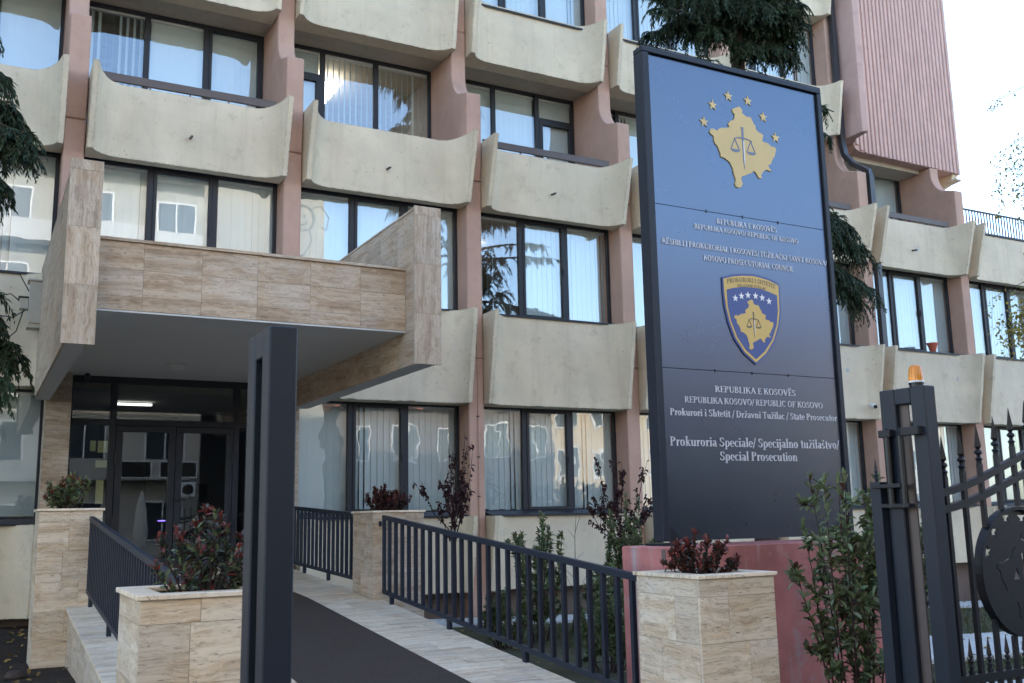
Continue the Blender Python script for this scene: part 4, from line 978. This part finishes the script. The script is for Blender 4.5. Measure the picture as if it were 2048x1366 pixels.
shrub('evergreen_shrub', 'leafy shrub behind the gate emblem by the lower right window', 'shrub', (13.9, -3.2, ground_z(13.9, 0)), 2.2, .75, 24, 90, .10, ['leaf_green', 'leaf_yellow', 'leaf_dark'], .1, 31, GS, .08, .3, True, .008, 4)
def small_tree(name, label, base_, h, spread, mats, seed, nbr, nlf, L, group, lean=(0, 0)):
    rg = random.Random(seed); t_ = thing(name, label, 'tree', base_, group); b = Vector(base_); st = MB(); q = MB()
    fork = h*.50; tp = [b+Vector((lean[0]*u, lean[1]*u, fork*u))+rv(rg)*.01 for u in (0, .33, .66, 1)]
    st.tube(tp, [.026, .022, .019, .016], 7)
    for i in range(nbr):
        a = 2*math.pi*i/nbr+rg.uniform(-.4, .4); rr = spread*rg.uniform(.2, 1); hh = (h-fork)*rg.uniform(.5, 1.0)*(1-.3*rr/spread)
        s0 = tp[2].lerp(tp[3], rg.random()); e = s0+Vector((math.cos(a)*rr, math.sin(a)*rr, hh)); mid = s0.lerp(e, .45)+Vector((math.cos(a)*rr*.15, math.sin(a)*rr*.15, -.05))
        pts = [s0, s0.lerp(mid, .5), mid, mid.lerp(e, .5)+rv(rg)*.02, e]; st.tube(pts, [.011, .009, .007, .005, .003], 5)
        subs = [pts[1:]]
        for k in range(4):
            j = rg.randint(1, 3); d = (pts[j+1]-pts[j]).normalized()+rv(rg)*.7+Vector((0, 0, .4)); d = d.normalized()*rg.uniform(.12, .35); sp = [pts[j], pts[j]+d*.5, pts[j]+d+Vector((0, 0, .02))]; st.tube(sp, [.005, .004, .002], 3); subs.append(sp)
        for ln in subs:
            for k in range(nlf):
                f_ = rg.random()**.7*(len(ln)-1); j = min(int(f_), len(ln)-2); p = ln[j].lerp(ln[j+1], f_-j)+rv(rg)*.015
                leaf(q, p, rv(rg)+Vector((0, 0, -.5)), L*rg.uniform(.6, 1.2), L*.55, 0 if rg.random() < .85 else len(mats)-1, rg, .2)
    part('crown', q, mats, t_, kind='stuff'); part('trunk', st, 'twig', t_); return t_
small_tree('purple_plum_tree', 'young purple leaved tree in front of the second pink column', (5.45, -2.0, .0), 3.15, .68, ['leaf_maroon', 'leaf_rust'], 51, 10, 11, .075, 'young purple leaved trees')
small_tree('purple_plum_tree', 'young purple leaved tree left of the sign by the third pink column', (8.42, -2.2, -.2), 3.3, .80, ['leaf_maroon', 'leaf_rust'], 52, 13, 14, .075, 'young purple leaved trees')
# thin bare sapling
q = MB(); rg = random.Random(9); b = Vector((6.95, -3.0, -.2)); pts = [b+Vector((u*.12, 0, u*1.95))+rv(rg)*.015 for u in (0, .25, .5, .75, 1)]; q.tube(pts, [.010, .008, .006, .004, .002], 5)
for k in range(7):
    p = pts[1+k % 3].lerp(pts[2+k % 3], rg.random()); d = rv(rg)*.3+Vector((0, 0, .32)); q.tube([p, p+d*.5, p+d], [.004, .003, .0015], 3)
single('bare_sapling', q, 'twig', 'thin leafless sapling between the two evergreen shrubs', 'sapling')
# conifers with hanging sprays
def conifer(label, base_, trunk_h, branches, seed, dens=1.0):
    rg = random.Random(seed); t_ = thing('conifer_tree', label, 'tree', base_); b = Vector(base_); q = MB(); st = MB()
    part('trunk', MB().tube([b, b+Vector((.05, .03, trunk_h*.4)), b+Vector((0, 0, trunk_h))], [.20, .15, .05], 10), 'bark', t_)
    for (z0, e, nsp, ln) in branches:
        s0 = b+Vector((0, 0, z0)); e = Vector(e); mid = s0.lerp(e, .5)+Vector((0, 0, .22)); pts = []
        for k in range(9):
            u = k/8; p = s0*(1-u)**2+mid*2*u*(1-u)+e*u*u; pts.append(p+rv(rg)*.02)
        st.tube(pts, [.035*(1-.85*k/8)+.004 for k in range(9)], 5)
        for i in range(int(nsp*dens)):
            f_ = (.25+.75*rg.random()**.8)*8; j = min(int(f_), 7); p = pts[j].lerp(pts[j+1], f_-j)
            side = rv(rg); side.z *= .3; out = (pts[j+1]-pts[j]).normalized()*rg.uniform(.1, .9)
            d0 = (side*.9+out).normalized(); L = ln*rg.uniform(.45, 1.1); sp = [p]
            for k in range(1, 6):
                u = k/5; dd = d0*(1-u*.6)+Vector((0, 0, -.15-u*1.0)); sp.append(sp[-1]+dd*L/5)
            st.tube(sp[::2], [.005, .004, .003], 3)
            fan = d0.cross(Vector((0, 0, 1)))
            if fan.length < .1: fan = Vector((1, 0, 0))
            fan = (fan.normalized()+rv(rg)*.5).normalized()
            for k in range(1, 6):
                ax = (sp[k]-sp[k-1]).normalized()
                for r_ in range(7):
                    pp = sp[k-1].lerp(sp[k], rg.random()); sg_ = 1 if r_ % 2 else -1
                    dd = (fan*sg_*rg.uniform(.35, .95)+ax*.8+Vector((0, 0, -.35))+rv(rg)*.35).normalized(); l_ = rg.uniform(.06, .15)*(1.2-k/8); wv = dd.cross(rv(rg))
                    if wv.length < .1: continue
                    wv = wv.normalized()*rg.uniform(.006, .012)
                    b0 = len(q.v); q.v += [tuple(pp-wv*.35), tuple(pp+dd*l_*.5-wv), tuple(pp+dd*l_-Vector((0, 0, l_*.15))), tuple(pp+dd*l_*.55+wv), tuple(pp+wv*.35)]; q.f.append((b0, b0+1, b0+2, b0+3, b0+4)); q.m.append(0)
    part('crown', q, 'needle', t_, kind='stuff'); part('branches', st, 'bark', t_, kind='stuff'); return t_
br = []; rg = random.Random(5); B = (9.45, -4.6, -.3)
for k in range(30):
    a = 2*math.pi*k/30*3.7; z = 9.6+rg.uniform(0, 4.2); rr = rg.uniform(1.0, 2.2)*(1 if z < 12.5 else .75)
    ex = B[0]+math.cos(a)*rr*1.0; ey = B[1]+math.sin(a)*rr*.8; br.append((z+.3, (min(max(ex, 7.7), 10.35), ey, z-.1*rr), 62, .5))
for k in range(18): br.append((rg.uniform(9.6, 10.5), (rg.uniform(7.9, 10.4), B[1]+rg.uniform(-.7, .5), rg.uniform(9.6, 10.0)), 60, .5))
br += [(9.7, (7.75, -4.7, 9.4), 60, .36), (9.9, (7.6, -4.5, 9.75), 50, .32), (10.2, (7.7, -4.8, 10.1), 60, .4), (9.6, (8.1, -4.4, 9.35), 70, .4), (9.4, (8.6, -4.9, 9.2), 80, .45), (9.3, (9.4, -4.9, 9.1), 80, .45), (9.3, (10.0, -5.0, 9.15), 70, .45), (9.4, (10.45, -4.8, 9.2), 70, .45)]
br += [(7.2, (12.05, -4.3, 6.5), 120, .6), (7.0, (12.15, -4.5, 6.05), 120, .6), (6.7, (12.0, -4.2, 5.65), 120, .6), (6.4, (12.1, -4.6, 5.3), 110, .55), (6.1, (12.0, -4.4, 5.15), 90, .5), (8.2, (11.85, -4.3, 8.1), 30, .3), (8.5, (11.7, -4.5, 8.5), 22, .3), (6.4, (11.7, -4.4, 6.2), 90, .6)]
for k in range(10): br.append((rg.uniform(5.5, 9), (B[0]+rg.uniform(-1.2, 1.0), B[1]+rg.uniform(-.8, .8), rg.uniform(5.0, 8.8)), 30, .7))
conifer('large drooping conifer behind the sign with foliage above and right of it', B, 14.5, br, 61)
br = []; B = (-2.5, -4.2, -.1)
for z, n_, tip in ((6.9, 3, -.95), (6.35, 4, -.80), (5.95, 4, -.72), (5.5, 3, -.80), (4.2, 3, -1.0), (3.9, 3, -.85), (3.6, 4, -.74), (3.3, 3, -.85), (7.2, 3, -1.3), (8, 4, -1.4), (9, 4, -1.6)):
    for k in range(n_): br.append((z+.35, (tip-.14+rg.uniform(-.35, .0), B[1]+rg.uniform(-.5, .6), z-.1+rg.uniform(-.1, .1)), 55, .42))
for k in range(26):
    a = rg.uniform(1.6, 5.4); z = rg.uniform(3, 10); br.append((z+.3, (B[0]+math.cos(a)*1.5, B[1]+math.sin(a)*1.4, z), 50, .5))
conifer('dark conifer at the left edge with branches reaching into view', B, 11.5, br, 62)
# birch beyond the right edge with thin hanging twigs
rg = random.Random(77); bt = thing('birch_tree', 'birch with sparse yellowing leaves hanging in from the right edge', 'tree', (20.6, -3.4, -.6)); q = MB(); st = MB(); B = Vector((20.6, -3.4, -.6))
part('trunk', MB().tube([B, B+Vector((.05, 0, 5)), B+Vector((0, .1, 11))], [.14, .10, .04], 10), 'bark', bt)
tw = []
for k in range(34):
    z = rg.choice((rg.uniform(5.5, 6.6), rg.uniform(8.2, 10.2), rg.uniform(5, 11))); a = rg.uniform(2.3, 4.0) if k < 34 else rg.uniform(0, 6.3); rr = rg.uniform(1.0, 2.55) if z > 7.5 else rg.uniform(1.4, 3.1)
    s0 = B+Vector((0, 0, z+.9)); e = B+Vector((math.cos(a)*rr, math.sin(a)*rr*.5, z+.2)); pts = [s0, s0.lerp(e, .5)+Vector((0, 0, .3)), e, e+Vector((-.15, 0, -rg.uniform(.2, .9)))]
    st.tube(pts, [.012, .008, .005, .0025], 4)
    for i in range(26):
        f_ = rg.uniform(1.3, 3); j = min(int(f_), 2); p = pts[j].lerp(pts[j+1], f_-j)+rv(rg)*.10; leaf(q, p, rv(rg)+Vector((0, 0, -.8)), .075*rg.uniform(.7, 1.2), .05, 0, rg)
for k in range(12):
    e = Vector((rg.uniform(17.75, 18.9), -3.0+rg.uniform(-.3, .3), rg.uniform(5.2, 6.0))); s0 = Vector((20.5, -3.3, e.z+1.1)); pts = [s0, s0.lerp(e, .5)+Vector((0, 0, .25)), e+Vector((.3, 0, .12)), e+Vector((-.05, 0, -rg.uniform(.1, .7)))]
    st.tube(pts, [.012, .008, .005, .0025], 4)
    for i in range(46):
        f_ = rg.uniform(1.4, 3); j = min(int(f_), 2); p = pts[j].lerp(pts[j+1], f_-j)+rv(rg)*.12; leaf(q, p, rv(rg)+Vector((0, 0, -.8)), .09*rg.uniform(.7, 1.2), .06, 0, rg)
part('crown', q, ['leaf_yellow'], bt, kind='stuff'); part('twigs', st, 'twig', bt, kind='stuff')
# grass and fallen leaves
rg = random.Random(4); q = MB()
for k in range(9000):
    x = rg.uniform(6.0, 24); y = rg.choice((rg.uniform(-5.5, -1.35), rg.uniform(-9.1, -7.65), rg.uniform(-5.5, -1.35))); z = ground_z(x, y)
    a = rg.uniform(0, 6.28); h = rg.uniform(.04, .10); dx, dy = math.cos(a)*.012, math.sin(a)*.012
    q.add([(x-dx, y-dy, z), (x+dx, y+dy, z), (x+rg.uniform(-.03, .03), y+rg.uniform(-.03, .03), z+h)], [(0, 1, 2)])
single('lawn_grass', q, 'grass_blade', 'sparse grass on the lawn behind the gate', 'grass', kind='stuff')
q = MB()
for k in range(1500):
    if k < 1100: x = rg.uniform(4.5, 24); y = rg.uniform(-9, -.3); z = ground_z(x, y)+.055
    else: x = rg.uniform(-3, -.3); y = rg.uniform(-9, 0); z = ground_z(x, y)+.02
    leaf(q, Vector((x, y, z)), Vector((rg.uniform(-1, 1), rg.uniform(-1, 1), .15)), rg.uniform(.04, .08), .04, 0, rg)
single('fallen_leaves', q, 'fallen_leaf', 'fallen yellow and brown leaves scattered over soil and lawn', 'leaves', kind='stuff')
for k, (x, y, s) in enumerate(((-.75, -5.2, .10), (-1.0, -6.4, .06), (-.55, -6.9, .05))):
    rg = random.Random(k); q = MB(); n = 10; rings = [[(x+s*r_*math.cos(2*math.pi*i/n)*(1+.15*rg.uniform(-1, 1)), y+s*r_*math.sin(2*math.pi*i/n), ground_z(x, y)-.02+s*z) for i in range(n)] for r_, z in ((.8, 0), (1, .4), (.7, .85), (.2, 1.0))]
    q.loft(rings); single('garden_stone', q, 'bark' if k == 0 else 'path_concrete', ('brown stone lying in the soil by the left planter', 'small pale stone in the dark soil', 'pale pebble in the soil beside the kerb wall')[k], 'stone', smooth=False)

# ------------------------------------------------------------------ across the street (seen in the window reflections)
def far_house(name, label, x0, x1, yf, depth, h, wall, floors, nw, ww, wh, roof=None, z0=0):
    t_ = thing(name, label, 'building', ((x0+x1)/2, yf-depth/2, 0))
    part('wall', MB().box(x0, x1, yf-depth, yf, -.14, h), wall, t_)
    if roof:
        part('roof', MB().prism_x([(yf+.5, h+.002), (yf-depth/2, h+roof), (yf-depth-.5, h+.002)], x0-.3, x1+.3), 'roof_tile', t_)
        for k in range(3): xx = x0+(x1-x0)*(k+.7)/3.4; part('chimney', MB().box(xx-.3, xx+.3, yf-2.4, yf-1.8, h+.3, h+roof+.8), 'brown_brick', t_)
    fh = h/floors
    for fl in range(floors):
        for k in range(nw):
            cx = x0+(x1-x0)*(k+.5)/nw; zb = fl*fh+fh*.28+z0
            f_ = MB().box(cx-ww/2-.07, cx+ww/2+.07, yf+.002, yf+.06, zb-.07, zb+wh+.07); wo = part('window', f_, 'white_plastic', t_)
            part('pane', MB().box(cx-ww/2, cx-.03, yf+.061, yf+.066, zb, zb+wh), 'far_glass', wo); part('pane', MB().box(cx+.03, cx+ww/2, yf+.061, yf+.066, zb, zb+wh), 'far_glass', wo)
    return t_
oa = far_house('apartment_block', 'pale rendered apartment block across the street seen in window reflections', -24, 7.4, -27, 12, 19.5, 'opposite_render', 6, 10, 1.5, 1.5)
for k in range(5): part('balcony_band', MB().box(-23, 6.8, -26.93, -26.1, 3.4+3.25*k-.1, 3.4+3.25*k+.75), 'white_ceiling' if k % 2 else 'opposite_render', oa)
ob = far_house('gable_block', 'plain pale gable block with a line drawn face mural across the street', 7.5, 12.6, -26.6, 12, 19.0, 'opposite_render', 1, 0, 1, 1)
def mural(cx, cz, r):
    y_ = -26.585; q = MB(); tk = .035
    def ring(ax, az, rx, rz, a0=0, a1=2*math.pi, n=28): q.tube([(ax+rx*math.cos(a0+(a1-a0)*k/n), y_, az+rz*math.sin(a0+(a1-a0)*k/n)) for k in range(n+1)], tk, 5)
    ring(cx, cz, r, r); ring(cx, cz, r*.9, r*.92); ring(cx-.2*r, cz+.1*r, .06*r, .12*r); ring(cx+.2*r, cz+.1*r, .06*r, .12*r); ring(cx, cz-.1*r, .5*r, .45*r, R(200), R(340), 12)
    q.tube([(cx+r*.7, y_, cz+r*.7), (cx+r*1.5, y_, cz+r*1.1), (cx+r*2.1, y_, cz+.2*r), (cx+r*1.9, y_, cz-r*.8), (cx+r*1.5, y_, cz-r*.6)], tk, 5)
    q.tube([(cx+r*.6, y_, cz-r*.8), (cx+r*.8, y_, cz-r*1.8), (cx+r*.2, y_, cz-r*2.8), (cx-r*.5, y_, cz-r*3.2)], tk, 5)
    q.tube([(cx-r*.7, y_, cz-r*.7), (cx-r*.6, y_, cz-r*1.7), (cx-r*1.2, y_, cz-r*2.4)], tk, 5); part('mural', q, 'mural_grey', ob)
mural(11.5, 15.3, .62)
far_house('town_house', 'darkened grey-brown rendered town house across the street with tiled roof', 14.5, 27, -30, 10, 7.2, 'darkened_render', 2, 5, 1.2, 1.6, 2.4)
far_house('town_house', 'yellow rendered town house across the street with chimneys', 28.5, 44, -33, 10, 8.6, 'yellow_render', 3, 7, 1.1, 1.5, 2.6)
far_house('town_house', 'cream town house far along the opposite side of the street', 46, 66, -36, 10, 10, 'opposite_render', 3, 8, 1.2, 1.6, 2.6)
for k in range(7):  # hedge row added to darken the lower part of the sign's reflection
    shrub('added_hedge_bush', ('first', 'second', 'third', 'fourth', 'fifth', 'sixth', 'seventh')[k]+' added dark hedge bush from the left across the street', 'bush', (13.2+k*2.3, -24.5, -.14), 3.3, 1.35, 26, 90, .22, ['leaf_dark', 'leaf_dark', 'leaf_green'], .1, 90+k, 'added hedge bushes across the street', .02, .3, True, .02, 4, .15)
ac = thing('air_conditioner', 'white air conditioner unit on the wall across the street', 'air conditioner', (6.5, -25.9, 2.9)); part('case', MB().box(6.1, 6.9, -26.05, -25.75, 2.6, 3.2), 'white_plastic', ac, .02)
part('fan', MB().tube([(6.6, -25.75, 2.9), (6.6, -25.73, 2.9)], .22, 20), 'black_rubber', ac)
for (a, b, lab) in ((3.7, 5.2, 'black name board with white border left on the opposite balcony front'), (5.5, 7.0, 'black name board with white border right on the opposite balcony front')):
    bo = thing('name_board', lab, 'board', ((a+b)/2, -26.05, 3.4)); part('border', MB().box(a, b, -26.09, -26.06, 3.38, 4.08), 'white_plastic', bo); part('face', MB().box(a+.05, b-.05, -26.059, -26.05, 3.43, 4.03), 'black_rubber', bo)
pa = thing('closed_parasol', 'closed pale parasol standing across the street', 'parasol', (4.5, -23.5, -.14))
part('cloth', MB().lathe([(.03, 2.7), (.12, 2.5), (.20, 2.0), (.28, 1.2), (.24, .7), (.05, .68)], 4.5, -23.5, 14), 'parasol_cloth', pa); part('pole', MB().tube([(4.5, -23.5, -.14), (4.5, -23.5, 2.75)], .025, 8), 'chrome', pa)
print('slats', NS[0], 'objects', len(bpy.data.objects), 'tris', sum(len(m.polygons) for m in bpy.data.meshes)*2)
